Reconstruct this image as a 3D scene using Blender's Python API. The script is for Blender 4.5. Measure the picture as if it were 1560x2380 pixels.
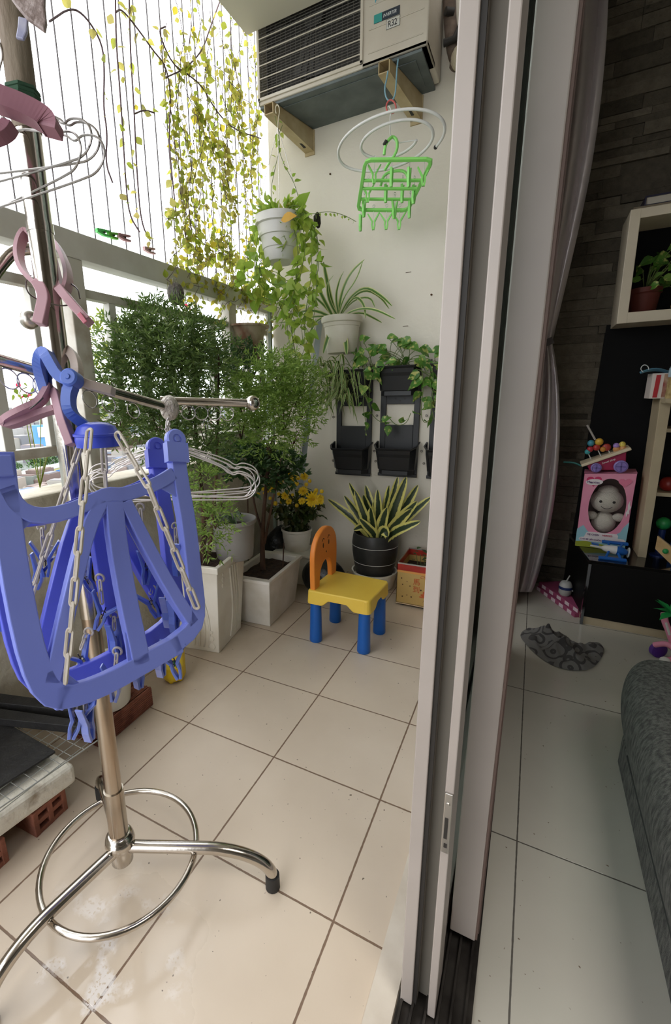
import bpy, math, random
from mathutils import Vector, Matrix, Euler
random.seed(7)
for _o in list(bpy.data.objects): bpy.data.objects.remove(_o)
scene = bpy.context.scene
COL = scene.collection
V = Vector
PI = math.pi

# ------------------------------------------------------------------ camera
F_PX, CX, CY = 1053.17, 663.34, 1188.58          # focal length and principal point, for a 1560 x 2380 frame
CAM = V((0.84044, -0.59963, 0.96382))
FW = V((-0.46301, 0.85199, -0.24441)).normalized()
RT = V((0.88084, 0.47299, -0.01987)); RT = (RT - FW*RT.dot(FW)).normalized()
DN = FW.cross(RT)
cam_d = bpy.data.cameras.new('camera'); cam = bpy.data.objects.new('camera', cam_d); COL.objects.link(cam)
cam_d.sensor_fit = 'VERTICAL'; cam_d.sensor_height = 24; cam_d.lens = F_PX/2380*24
cam_d.shift_x = (780-CX)/2380; cam_d.shift_y = (CY-1190)/2380
cam_d.clip_start = 0.02; cam_d.clip_end = 6000
M = Matrix((RT, -DN, -FW)).transposed().to_4x4(); M.translation = CAM
cam.matrix_world = M
scene.camera = cam

# ------------------------------------------------------------------ light and exposure
world = bpy.data.worlds.new('overcast_sky'); scene.world = world; world.use_nodes = True
_n = world.node_tree.nodes; _bg = _n['Background']
_tc = _n.new('ShaderNodeTexCoord'); _nz = _n.new('ShaderNodeTexNoise'); _nz.inputs['Scale'].default_value = 2.2
_cr = _n.new('ShaderNodeValToRGB'); _cr.color_ramp.elements[0].color = (0.86, 0.92, 1, 1); _cr.color_ramp.elements[1].color = (1, 0.99, 0.98, 1)
world.node_tree.links.new(_tc.outputs['Generated'], _nz.inputs['Vector']); world.node_tree.links.new(_nz.outputs['Fac'], _cr.inputs['Fac'])
world.node_tree.links.new(_cr.outputs['Color'], _bg.inputs['Color'])
_bg.inputs['Strength'].default_value = 3.75
vs = scene.view_settings
scene.display_settings.display_device = 'sRGB'
vs.view_transform = 'Standard'; vs.look = 'None'; vs.gamma = 1.0; vs.use_curve_mapping = False
vs.exposure = 0.0
# fill light added to brighten the room, out of the frame to the right
_l = bpy.data.lights.new('room_fill', 'AREA'); _l.energy = 13; _l.size = 0.9; _l.spread = 1.45; _l.color = (1, .96, .9)
_lo = bpy.data.objects.new('room_fill', _l); COL.objects.link(_lo); _lo.location = (1.75, -0.85, 2.5)

# ------------------------------------------------------------------ from a pixel of the photograph to a point on a plane of the place
def ray(u, v): return FW + RT*((u-CX)/F_PX) + DN*((v-CY)/F_PX)
def dep(u, v, d): return CAM + ray(u, v)*d
def onx(u, v, x): r = ray(u, v); return CAM + r*((x-CAM.x)/r.x)
def ony(u, v, y): r = ray(u, v); return CAM + r*((y-CAM.y)/r.y)
def onz(u, v, z=0): r = ray(u, v); return CAM + r*((z-CAM.z)/r.z)
def onpl(u, v, p, n): r = ray(u, v); return CAM + r*((p-CAM).dot(n)/r.dot(n))
def lerp(a, b, t): return a + (b-a)*t

# ------------------------------------------------------------------ materials
def lin(c):
    return tuple(((x/255)/12.92 if x/255 <= 0.04045 else ((x/255+0.055)/1.055)**2.4) for x in c) + (1,)
MATS = {}
def nodes_of(name):
    m = bpy.data.materials.new(name); m.use_nodes = True
    return m, m.node_tree.nodes, m.node_tree.links, m.node_tree.nodes['Principled BSDF']
def mat(name, c, rough=0.5, metal=0, c2=None, scale=8, bump=0, bscale=60, coat=0, spec=0.5, stretch=None, alpha=1, trans=0, sharp=(0.35, 0.65)):
    """a plain procedural surface: one colour, or two mixed by noise, with an optional fine bump"""
    if name in MATS: return MATS[name]
    m, N, L, b = nodes_of(name)
    b.inputs['Base Color'].default_value = lin(c); b.inputs['Roughness'].default_value = rough
    b.inputs['Metallic'].default_value = metal; b.inputs['Coat Weight'].default_value = coat
    b.inputs['Specular IOR Level'].default_value = spec
    if trans: b.inputs['Transmission Weight'].default_value = trans
    if c2 or bump:
        tc = N.new('ShaderNodeTexCoord'); src = tc.outputs['Object']
        if stretch:
            mp = N.new('ShaderNodeMapping'); mp.inputs['Scale'].default_value = stretch
            L.new(src, mp.inputs['Vector']); src = mp.outputs['Vector']
        if c2:
            n = N.new('ShaderNodeTexNoise'); n.inputs['Scale'].default_value = scale; n.inputs['Detail'].default_value = 6
            r = N.new('ShaderNodeValToRGB'); r.color_ramp.elements[0].position = sharp[0]; r.color_ramp.elements[1].position = sharp[1]
            r.color_ramp.elements[0].color = lin(c); r.color_ramp.elements[1].color = lin(c2)
            L.new(src, n.inputs['Vector']); L.new(n.outputs['Fac'], r.inputs['Fac']); L.new(r.outputs['Color'], b.inputs['Base Color'])
        if bump:
            n2 = N.new('ShaderNodeTexNoise'); n2.inputs['Scale'].default_value = bscale; n2.inputs['Detail'].default_value = 4
            bp = N.new('ShaderNodeBump'); bp.inputs['Strength'].default_value = bump; bp.inputs['Distance'].default_value = 0.01
            L.new(src, n2.inputs['Vector']); L.new(n2.outputs['Fac'], bp.inputs['Height']); L.new(bp.outputs['Normal'], b.inputs['Normal'])
    MATS[name] = m
    return m
def leafmat(name, cols, transl=0.45, rough=0.45):
    """leaf surface: every leaf of a mesh takes its own shade, and some light passes through it"""
    m, N, L, b = nodes_of(name)
    g = N.new('ShaderNodeNewGeometry'); r = N.new('ShaderNodeValToRGB')
    e = r.color_ramp.elements
    while len(e) < len(cols): e.new(0.5)
    for i, c in enumerate(cols):
        e[i].position = i/(len(cols)-1); e[i].color = lin(c)
    L.new(g.outputs['Random Per Island'], r.inputs['Fac']); L.new(r.outputs['Color'], b.inputs['Base Color'])
    b.inputs['Roughness'].default_value = rough
    t = N.new('ShaderNodeBsdfTranslucent'); mx = N.new('ShaderNodeMixShader'); mx.inputs['Fac'].default_value = transl
    L.new(r.outputs['Color'], t.inputs['Color'])
    L.new(b.outputs['BSDF'], mx.inputs[1]); L.new(t.outputs['BSDF'], mx.inputs[2])
    L.new(mx.outputs['Shader'], N['Material Output'].inputs['Surface'])
    return m

# ------------------------------------------------------------------ mesh builder
def frame_of(d):
    d = d.normalized(); a = V((0, 0, 1)) if abs(d.z) < 0.9 else V((1, 0, 0))
    x = d.cross(a).normalized(); return x, x.cross(d).normalized(), d
class MB:
    def __init__(s): s.v = []; s.f = []
    def add(s, vs_, fs):
        k = len(s.v); s.v += [V(p) for p in vs_]; s.f += [tuple(i+k for i in f) for f in fs]; return s
    def box(s, x0, x1, y0, y1, z0, z1):
        return s.hex([(x0,y0,z0),(x1,y0,z0),(x1,y1,z0),(x0,y1,z0),(x0,y0,z1),(x1,y0,z1),(x1,y1,z1),(x0,y1,z1)])
    def hex(s, p): return s.add(p, [(3,2,1,0),(4,5,6,7),(0,1,5,4),(1,2,6,5),(2,3,7,6),(3,0,4,7)])
    def obox(s, c, ax, ay, az):
        """box about a centre with three half-axes"""
        c, ax, ay, az = V(c), V(ax), V(ay), V(az)
        return s.hex([c+ax*i+ay*j+az*k for k in (-1,1) for i, j in ((-1,-1),(1,-1),(1,1),(-1,1))])
    def tube(s, pts, r, n=8, closed=False, caps=True):
        pts = [V(p) for p in pts]; m = len(pts)
        rs = r if isinstance(r, (list, tuple)) else [r]*m
        T = []
        for i in range(m):
            a = pts[(i-1) % m] if (closed or i) else pts[0]; b = pts[(i+1) % m] if (closed or i < m-1) else pts[-1]
            T.append((b-a).normalized() if (b-a).length > 1e-9 else V((0,0,1)))
        x, y, _ = frame_of(T[0]); vs_ = []
        for i in range(m):
            if i:
                q = T[i-1].rotation_difference(T[i]); x = q @ x
            x = (x - T[i]*x.dot(T[i])).normalized(); y = T[i].cross(x)
            vs_ += [pts[i] + (x*math.cos(2*PI*j/n) + y*math.sin(2*PI*j/n))*rs[i] for j in range(n)]
        fs = []
        for i in range(m if closed else m-1):
            a, b = i*n, ((i+1) % m)*n
            fs += [(a+j, a+(j+1) % n, b+(j+1) % n, b+j) for j in range(n)]
        if caps and not closed: fs += [tuple(range(n))[::-1], tuple((m-1)*n+j for j in range(n))]
        return s.add(vs_, fs)
    def lathe(s, prof, c=(0,0,0), n=28, ax=None, cap=True, sx=1, sy=1):
        c = V(c)
        if ax is None: X, Y, Z = V((1,0,0)), V((0,1,0)), V((0,0,1))
        else: X, Y, Z = frame_of(V(ax))
        vs_ = [c + X*(r*sx*math.cos(2*PI*j/n)) + Y*(r*sy*math.sin(2*PI*j/n)) + Z*z for r, z in prof for j in range(n)]
        fs = [(i*n+j, i*n+(j+1) % n, (i+1)*n+(j+1) % n, (i+1)*n+j) for i in range(len(prof)-1) for j in range(n)]
        if cap: fs += [tuple(range(n))[::-1], tuple((len(prof)-1)*n+j for j in range(n))]
        return s.add(vs_, fs)
    def ball(s, c, r, n=14, sc=(1,1,1), ax=None):
        c = V(c); m = max(5, n//2)
        X, Y, Z = (V((1,0,0)), V((0,1,0)), V((0,0,1))) if ax is None else frame_of(V(ax))
        vs_ = [c+Z*(-r*sc[2])]; fs = []
        for i in range(1, m):
            t = PI*i/m
            for j in range(n):
                p = 2*PI*j/n
                vs_.append(c + X*(r*sc[0]*math.sin(t)*math.cos(p)) + Y*(r*sc[1]*math.sin(t)*math.sin(p)) - Z*(r*sc[2]*math.cos(t)))
        vs_.append(c+Z*(r*sc[2])); e = len(vs_)-1
        for j in range(n): fs.append((0, 1+(j+1) % n, 1+j)); fs.append((e, e-n+j, e-n+(j+1) % n))
        for i in range(m-2):
            for j in range(n): a = 1+i*n; fs.append((a+j, a+(j+1) % n, a+n+(j+1) % n, a+n+j))
        return s.add(vs_, fs)
    def sweep(s, pts, w, t, nrm, closed=False):
        """flat bar of width w and thickness t swept along a path; nrm is the direction of the thickness"""
        pts = [V(p) for p in pts]; nrm = V(nrm).normalized(); m = len(pts); vs_ = []
        ws = w if isinstance(w, (list, tuple)) else [w]*m
        for i in range(m):
            a = pts[(i-1) % m] if (closed or i) else pts[0]; b = pts[(i+1) % m] if (closed or i < m-1) else pts[-1]
            d = (b-a).normalized(); sd = d.cross(nrm).normalized(); k = 1.0
            if (closed or 0 < i < m-1):
                d1 = (pts[i]-a).normalized(); k = 1/max(0.5, abs(sd.dot(d1.cross(nrm).normalized())))
            h = ws[i]/2*k
            vs_ += [pts[i]-sd*h-nrm*t/2, pts[i]+sd*h-nrm*t/2, pts[i]+sd*h+nrm*t/2, pts[i]-sd*h+nrm*t/2]
        fs = []
        for i in range(m if closed else m-1):
            a, b = 4*i, 4*((i+1) % m)
            fs += [(a+j, a+(j+1) % 4, b+(j+1) % 4, b+j) for j in range(4)]
        if not closed: fs += [(3,2,1,0), tuple(4*(m-1)+j for j in range(4))]
        return s.add(vs_, fs)
    def prism(s, poly, off):
        poly = [V(p) for p in poly]; off = V(off); n = len(poly)
        return s.add(poly+[p+off for p in poly], [tuple(range(n))[::-1], tuple(range(n, 2*n))]+[(i, (i+1) % n, n+(i+1) % n, n+i) for i in range(n)])
    def leaf(s, p, d, up, L, W, droop=0.2, fold=0.15, shape=(0, .75, 1, .75, .02)):
        """one leaf blade with a folded midrib, from base p along d"""
        p, d = V(p), V(d).normalized(); up = V(up)
        sd = d.cross(up)
        sd = sd.normalized() if sd.length > 1e-4 else frame_of(d)[0]
        nn = sd.cross(d).normalized(); k = len(shape)-1; vs_ = []
        for i, w in enumerate(shape):
            t = i/k; c = p + d*(L*t) - nn*(droop*L*t*t)
            h = w*W/2
            vs_ += [c-sd*h+nn*(fold*h), c, c+sd*h+nn*(fold*h)]
        fs = []
        for i in range(k):
            a = 3*i; fs += [(a, a+1, a+4, a+3), (a+1, a+2, a+5, a+4)]
        return s.add(vs_, fs)
    def blade(s, pts, ws, nrm, fold=0.2):
        """a long strap leaf along a path"""
        pts = [V(p) for p in pts]; m = len(pts); vs_ = []
        for i in range(m):
            d = (pts[min(i+1, m-1)]-pts[max(i-1, 0)]).normalized(); sd = d.cross(V(nrm)); sd = sd.normalized() if sd.length > 1e-5 else frame_of(d)[0]
            up = sd.cross(d); h = ws[i]/2
            vs_ += [pts[i]-sd*h+up*h*fold, pts[i], pts[i]+sd*h+up*h*fold]
        fs = []
        for i in range(m-1): a = 3*i; fs += [(a, a+1, a+4, a+3), (a+1, a+2, a+5, a+4)]
        return s.add(vs_, fs)

WO = {}                                                             # world origin of everything built so far
def wo(o): return WO.get(o.name, V((0,0,0)))
def tag(o, label=None, cat=None, group=None, kind=None):
    if label: o['label'] = label
    if cat: o['category'] = cat
    if group: o['group'] = group
    if kind: o['kind'] = kind
    return o
def thing(name, label, cat, loc, group=None):
    """an Empty at the thing's base; its parts are its children"""
    o = bpy.data.objects.new(name, None); COL.objects.link(o); o.empty_display_size = 0.05
    o.location = V(loc); WO[o.name] = V(loc)
    return tag(o, label, cat, group)
def obj(name, mb, m, parent=None, smooth=False, bevel=0, seg=2, sub=0, loc=None, label=None):
    """ONE mesh object from a builder (points given in world space)"""
    org = wo(parent) if parent else (V(loc) if loc is not None else V((0,0,0)))
    me = bpy.data.meshes.new(name); me.from_pydata([p-org for p in mb.v], [], mb.f)
    ms = m if isinstance(m, (list, tuple)) else [m]
    for x in ms: me.materials.append(x)
    if smooth:
        me.polygons.foreach_set('use_smooth', [True]*len(me.polygons))
        try: me.set_sharp_from_angle(angle=math.radians(42))
        except Exception: pass
    me.validate(); me.update()
    o = bpy.data.objects.new(name, me); COL.objects.link(o); WO[o.name] = org
    if parent: o.parent = parent
    else: o.location = org
    if bevel:
        b = o.modifiers.new('bevel', 'BEVEL'); b.width = bevel; b.segments = seg; b.limit_method = 'ANGLE'; b.angle_limit = math.radians(40)
    if sub:
        b = o.modifiers.new('sub', 'SUBSURF'); b.levels = sub; b.render_levels = sub
    if label: o['label'] = label
    return o
def dup(root, loc, rot, label=None, group=None):
    r = root.copy(); COL.objects.link(r); r.location = V(loc); r.rotation_euler = rot
    if label: r['label'] = label
    if group: r['group'] = group
    for ch in list(root.children):
        c = ch.copy(); COL.objects.link(c); c.parent = r
        for g in ch.children:
            d = g.copy(); COL.objects.link(d); d.parent = c
    return r
def text(name, body, size, c, X, Y, m, parent, depth=0.0006, shear=0, squash=1):
    """lettering as a thin mesh: X and Y are the writing directions, c the left end of the baseline"""
    cu = bpy.data.curves.new(name, 'FONT'); cu.body = body; cu.size = size; cu.extrude = depth; cu.shear = shear
    t = bpy.data.objects.new(name+'_curve', cu); COL.objects.link(t)
    dg = bpy.context.evaluated_depsgraph_get(); dg.update()
    me = bpy.data.meshes.new_from_object(t.evaluated_get(dg)); bpy.data.objects.remove(t)
    X, Y = V(X).normalized(), V(Y).normalized(); Z = X.cross(Y)
    org = wo(parent)
    for p in me.vertices: p.co = V(c) - org + X*(p.co.x*squash) + Y*p.co.y + Z*p.co.z
    me.materials.clear(); me.materials.append(m)
    o = bpy.data.objects.new(name, me); COL.objects.link(o); o.parent = parent; WO[o.name] = org
    return o
def arc(c, r, a0, a1, X, Y, n=12):
    c, X, Y = V(c), V(X), V(Y)
    return [c + X*(r*math.cos(a0+(a1-a0)*i/n)) + Y*(r*math.sin(a0+(a1-a0)*i/n)) for i in range(n+1)]
def smoothp(pts, it=2, closed=False):
    pts = [V(p) for p in pts]
    for _ in range(it):
        q = [] if closed else [pts[0]]
        for i in range(len(pts) if closed else len(pts)-1):
            a, b = pts[i], pts[(i+1) % len(pts)]
            q += [lerp(a, b, .25), lerp(a, b, .75)]
        if not closed: q.append(pts[-1])
        pts = q
    return pts
def rnd(a, b): return random.uniform(a, b)
def rdir(zmin=-1, zmax=1):
    a = rnd(0, 2*PI); z = rnd(zmin, zmax); r = math.sqrt(max(0, 1-z*z)); return V((r*math.cos(a), r*math.sin(a), z))
# ================================================================== THE SETTING
def struct(name, mb, m, parent=None, **k):
    o = obj(name, mb, m, parent, **k)
    if not parent: o['kind'] = 'structure'
    return o
YW = 1.68                                                            # end wall of the balcony
YR = 1.95                                                            # stone wall of the room
def tile_mat(name, base, base2, grout, T, ox, oy, gw, rough, wet=None):
    m, N, L, b = nodes_of(name)
    tc = N.new('ShaderNodeNewGeometry'); sp = N.new('ShaderNodeSeparateXYZ'); L.new(tc.outputs['Position'], sp.inputs[0])
    def math_(op, a, v2=None, b2=None):
        n = N.new('ShaderNodeMath'); n.operation = op; L.new(a, n.inputs[0])
        if b2 is not None: L.new(b2, n.inputs[1])
        elif v2 is not None: n.inputs[1].default_value = v2
        return n.outputs[0]
    nz = N.new('ShaderNodeTexNoise'); nz.inputs['Scale'].default_value = 60; L.new(tc.outputs['Position'], nz.inputs['Vector'])
    wob = math_('MULTIPLY', math_('SUBTRACT', nz.outputs['Fac'], 0.5), gw*1.2)
    dx = math_('PINGPONG', math_('ADD', sp.outputs['X'], ox), T/2); dy = math_('PINGPONG', math_('ADD', sp.outputs['Y'], oy), T/2)
    d = math_('ADD', math_('MINIMUM', dx, b2=dy), b2=wob)
    g = N.new('ShaderNodeMapRange'); g.inputs['From Min'].default_value = gw; g.inputs['From Max'].default_value = gw*1.5; L.new(d, g.inputs['Value'])
    n1 = N.new('ShaderNodeTexNoise'); n1.inputs['Scale'].default_value = 3.5; n1.inputs['Detail'].default_value = 8; L.new(tc.outputs['Position'], n1.inputs['Vector'])
    r1 = N.new('ShaderNodeValToRGB'); r1.color_ramp.elements[0].position = .3; r1.color_ramp.elements[1].position = .7
    r1.color_ramp.elements[0].color = lin(base); r1.color_ramp.elements[1].color = lin(base2); L.new(n1.outputs['Fac'], r1.inputs['Fac'])
    # little specks of dirt
    vo = N.new('ShaderNodeTexNoise'); vo.inputs['Scale'].default_value = 95; vo.inputs['Detail'].default_value = 1; L.new(tc.outputs['Position'], vo.inputs['Vector'])
    sr = N.new('ShaderNodeMapRange'); sr.inputs['From Min'].default_value = .75; sr.inputs['From Max'].default_value = .79; L.new(vo.outputs['Fac'], sr.inputs['Value'])
    mx0 = N.new('ShaderNodeMix'); mx0.data_type = 'RGBA'; L.new(sr.outputs['Result'], mx0.inputs['Factor']); L.new(r1.outputs['Color'], mx0.inputs['A']); mx0.inputs['B'].default_value = lin((120, 105, 90))
    mx = N.new('ShaderNodeMix'); mx.data_type = 'RGBA'; L.new(g.outputs['Result'], mx.inputs['Factor']); mx.inputs['A'].default_value = lin(grout); L.new(mx0.outputs['Result'], mx.inputs['B'])
    out = mx.outputs['Result']; rr = None
    if wet:
        # grime along the parapet side, pale speckled spots and a wet film round the foot of the stand
        n3 = N.new('ShaderNodeTexNoise'); n3.inputs['Scale'].default_value = 9; n3.inputs['Detail'].default_value = 7; L.new(tc.outputs['Position'], n3.inputs['Vector'])
        gx = N.new('ShaderNodeMapRange'); gx.inputs['From Min'].default_value = .1; gx.inputs['From Max'].default_value = -.33; L.new(sp.outputs['X'], gx.inputs['Value'])
        gm = math_('MULTIPLY', gx.outputs['Result'], b2=n3.outputs['Fac'])
        mg = N.new('ShaderNodeMix'); mg.data_type = 'RGBA'; L.new(gm, mg.inputs['Factor']); L.new(out, mg.inputs['A']); mg.inputs['B'].default_value = lin((120, 100, 74)); out = mg.outputs['Result']
        vd = N.new('ShaderNodeVectorMath'); vd.operation = 'DISTANCE'; L.new(tc.outputs['Position'], vd.inputs[0]); vd.inputs[1].default_value = wet
        wm = N.new('ShaderNodeMapRange'); wm.inputs['From Min'].default_value = .27; wm.inputs['From Max'].default_value = .12; L.new(math_('ADD', vd.outputs['Value'], b2=math_('MULTIPLY', n3.outputs['Fac'], .12)), wm.inputs['Value'])
        n4 = N.new('ShaderNodeTexNoise'); n4.inputs['Scale'].default_value = 150; n4.inputs['Detail'].default_value = 3; L.new(tc.outputs['Position'], n4.inputs['Vector'])
        n5 = N.new('ShaderNodeTexNoise'); n5.inputs['Scale'].default_value = 13; n5.inputs['Detail'].default_value = 5; L.new(tc.outputs['Position'], n5.inputs['Vector'])
        f1 = N.new('ShaderNodeMapRange'); f1.inputs['From Min'].default_value = .55; f1.inputs['From Max'].default_value = .63; L.new(n5.outputs['Fac'], f1.inputs['Value'])
        f2 = N.new('ShaderNodeMapRange'); f2.inputs['From Min'].default_value = .38; f2.inputs['From Max'].default_value = .46; L.new(n4.outputs['Fac'], f2.inputs['Value'])
        fm = math_('MULTIPLY', math_('MULTIPLY', f1.outputs['Result'], b2=f2.outputs['Result']), b2=wm.outputs['Result'])
        mf = N.new('ShaderNodeMix'); mf.data_type = 'RGBA'; L.new(math_('MULTIPLY', fm, .75), mf.inputs['Factor']); L.new(out, mf.inputs['A']); mf.inputs['B'].default_value = lin((244, 238, 236)); out = mf.outputs['Result']
        rr = N.new('ShaderNodeMapRange'); rr.inputs['To Min'].default_value = rough; rr.inputs['To Max'].default_value = .08; L.new(wm.outputs['Result'], rr.inputs['Value'])
    L.new(out, b.inputs['Base Color'])
    b.inputs['Roughness'].default_value = rough
    if rr: L.new(rr.outputs['Result'], b.inputs['Roughness'])
    bp = N.new('ShaderNodeBump'); bp.inputs['Strength'].default_value = .5; bp.inputs['Distance'].default_value = .002; L.new(g.outputs['Result'], bp.inputs['Height']); L.new(bp.outputs['Normal'], b.inputs['Normal'])
    return m
m_btile = tile_mat('balcony_floor_tile', (209,192,172), (221,205,186), (128,104,86), 0.3, 0, 0, .0016, .32, wet=(0.27, -0.27, 0))
m_rtile = tile_mat('room_floor_tile', (186,182,170), (196,191,180), (98,94,88), 0.6, -.9, -.335, .0012, .16)
m_wall = mat('white_wall_paint', (226,219,205), .6, c2=(216,208,192), scale=2.2, bump=.15, bscale=45)
m_ceil = mat('ceiling_paint', (222,214,200), .8)
m_conc = mat('stained_concrete', (216,208,192), .85, c2=(160,150,126), scale=4, bump=.5, bscale=30, sharp=(.4,.75))
m_alu = mat('powder_coated_frame', (180,170,163), .38, c2=(170,160,153), scale=5)
m_dark = mat('dark_rubber_seal', (42,38,35), .6)
m_grey = mat('frame_groove', (118,112,102), .6)
m_brown = mat('brown_seal', (112,92,84), .6)

struct('floor_balcony', MB().box(-.46, .79, -2.4, 1.72, -.12, 0), m_btile)
struct('floor_room', MB().box(.79, 4.2, -2.6, 1.97, -.12, 0), m_rtile)
struct('wall_back', MB().box(-.452, .80, YW, 1.86, -.1, 2.9), m_wall)
struct('wall_left', MB().box(-.60, -.45, -2.4, 1.86, -.12, .69), m_conc, bevel=.008)
struct('ceiling_balcony', MB().box(-.385, .86, -2.5, 1.40, 2.445, 2.62), m_ceil)
struct('ceiling_recess', MB().box(-.45, .86, 1.40, 1.9, 2.80, 2.9), m_ceil)
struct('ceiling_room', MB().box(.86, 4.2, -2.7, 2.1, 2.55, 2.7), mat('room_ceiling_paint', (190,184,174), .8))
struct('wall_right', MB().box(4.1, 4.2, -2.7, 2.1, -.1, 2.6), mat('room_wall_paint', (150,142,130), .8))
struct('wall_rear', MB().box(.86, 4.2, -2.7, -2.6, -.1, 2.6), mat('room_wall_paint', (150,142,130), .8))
struct('wall_lintel', MB().box(.74, .86, -2.4, 1.97, 2.40, 2.62), m_wall)

# stone cladding of the room wall: courses of split-face blocks
m, N, L, b = nodes_of('split_stone')
g = N.new('ShaderNodeNewGeometry'); r = N.new('ShaderNodeValToRGB'); e = r.color_ramp.elements
e[0].color = lin((78,71,60)); e[1].color = lin((126,117,102)); L.new(g.outputs['Random Per Island'], r.inputs['Fac'])
n1 = N.new('ShaderNodeTexNoise'); n1.inputs['Scale'].default_value = 40; n1.inputs['Detail'].default_value = 8; L.new(g.outputs['Position'], n1.inputs['Vector'])
mx = N.new('ShaderNodeMix'); mx.data_type = 'RGBA'; mx.blend_type = 'MULTIPLY'; mx.inputs['Factor'].default_value = .6
L.new(r.outputs['Color'], mx.inputs['A']); L.new(n1.outputs['Fac'], mx.inputs['B']); L.new(mx.outputs['Result'], b.inputs['Base Color'])
bp = N.new('ShaderNodeBump'); bp.inputs['Strength'].default_value = .8; bp.inputs['Distance'].default_value = .012; L.new(n1.outputs['Fac'], bp.inputs['Height']); L.new(bp.outputs['Normal'], b.inputs['Normal'])
b.inputs['Roughness'].default_value = .9
mb = MB().box(.80, 4.2, YR, 2.1, -.1, 2.6); z = 0.0
while z < 2.55:
    h = random.choice((.025, .034, .045, .05)); x = .80 + rnd(-.1, 0)
    while x < 2.3:
        w = rnd(.12, .34); d = rnd(.004, .018)
        mb.box(max(x, .80), x+w-.0015, YR-d, YR, z, z+h-.0015); x += w
    z += h
struct('wall_stone', mb, m)

# sliding door: two panels run behind one another at the far side of the opening
m_glass, N, L, b = nodes_of('door_glass')
b.inputs['Base Color'].default_value = lin((205,232,222)); b.inputs['Roughness'].default_value = .02; b.inputs['Transmission Weight'].default_value = 1; b.inputs['IOR'].default_value = 1.45
tr = N.new('ShaderNodeBsdfTransparent'); tr.inputs['Color'].default_value = (.86, .93, .9, 1); gl = N.new('ShaderNodeBsdfGlossy'); gl.inputs['Roughness'].default_value = .02
fr = N.new('ShaderNodeFresnel'); fr.inputs['IOR'].default_value = 1.4; mxs = N.new('ShaderNodeMixShader')
L.new(fr.outputs['Fac'], mxs.inputs['Fac']); L.new(tr.outputs['BSDF'], mxs.inputs[1]); L.new(gl.outputs['BSDF'], mxs.inputs[2]); L.new(mxs.outputs['Shader'], N['Material Output'].inputs['Surface'])
# outer panel: its leading edge is a channel (two lips with a dark groove)
xa0, xa1, xb0, xb1, ya = .742, .7605, .7845, .796, -.062
ZT = 2.40
d1 = struct('door_1', MB().box(xa0, xa1, ya, .008, .012, ZT).box(xb0, xb1, ya, .008, .012, ZT).box(xa1, xb0, ya+.028, .008, .012, ZT)
            .box(xa0, xb1, 1.05, 1.11, .012, ZT).box(xa0+.004, xb1-.004, .008, 1.05, .012, .085).box(xa0+.004, xb1-.004, .008, 1.05, 2.33, ZT), m_alu, bevel=.0015)
obj('groove_seal', MB().box(xa1, xa1+.006, ya+.006, ya+.03, .012, ZT).box(xa1+.006, xb0, ya+.024, ya+.029, .012, ZT), m_grey, d1)
obj('rubber_strip', MB().box(xa1+.0005, xa1+.006, ya+.004, ya+.008, .012, ZT), m_dark, d1)
obj('glass_pane', MB().box(.766, .772, .008, 1.05, .085, 2.33), m_glass, d1)
lk = obj('lock_keeper', MB().box(xb0+.0005, xb1-.0005, ya-.003, ya, .345, .445), mat('brushed_steel', (190,186,180), .3, .9), d1, bevel=.001)
obj('keeper_slot', MB().box(xb0+.003, xb1-.004, ya-.0036, ya-.0028, .37, .405).box(xb0+.004, xb1-.003, ya-.0036, ya-.0028, .355, .362), m_dark, lk)
obj('keeper_screw', MB().lathe([(.0028,-.001),(.0028,0),(0.002,.001)], (.790, ya-.0032, .428), 12, ax=(0,-1,0)), mat('brushed_steel', (190,186,180), .3, .9), lk)
# inner panel
yb, xc0, xc1 = .066, .798, .8395
d2 = struct('door_2', MB().box(xc0, xc1, yb, yb+.075, .030, ZT).box(xc0, xc1, 1.10, 1.17, .012, ZT).box(xc0+.004, xc1-.004, yb+.075, 1.1, .012, .09).box(xc0+.004, xc1-.004, yb+.075, 1.1, 2.33, ZT), m_alu, bevel=.0018)
obj('edge_seal', MB().box(xc1, xc1+.0035, yb+.004, yb+.012, .03, ZT).box(xc1+.0005, xc1+.0055, yb+.016, yb+.024, .03, ZT), m_brown, d2)
obj('glass_pane', MB().box(.816, .822, yb+.075, 1.1, .09, 2.33), m_glass, d2)
# jamb at the end wall and the head, with the floor track
struct('trim_1', MB().box(.735, .85, 1.60, 1.97, 0, 2.40), m_alu, bevel=.003)
tk = MB().box(.738, .848, -2.4, 1.6, 0, .006)
for x in (.745, .762, .782, .800, .818, .838): tk.box(x-.0018, x+.0018, -2.4, 1.6, .006, .016)
struct('trim_2', tk, mat('track_metal', (70,66,62), .45, .6, c2=(38,34,31), scale=20))
struct('trim_3', MB().box(.735, .85, -2.4, 1.62, 2.40, 2.47), m_alu)
struct('trim_4', MB().box(.695, .736, -2.4, 1.66, 0, .004), mat('threshold_tile', (222,212,198), .4, c2=(206,194,178), scale=14))
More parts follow.
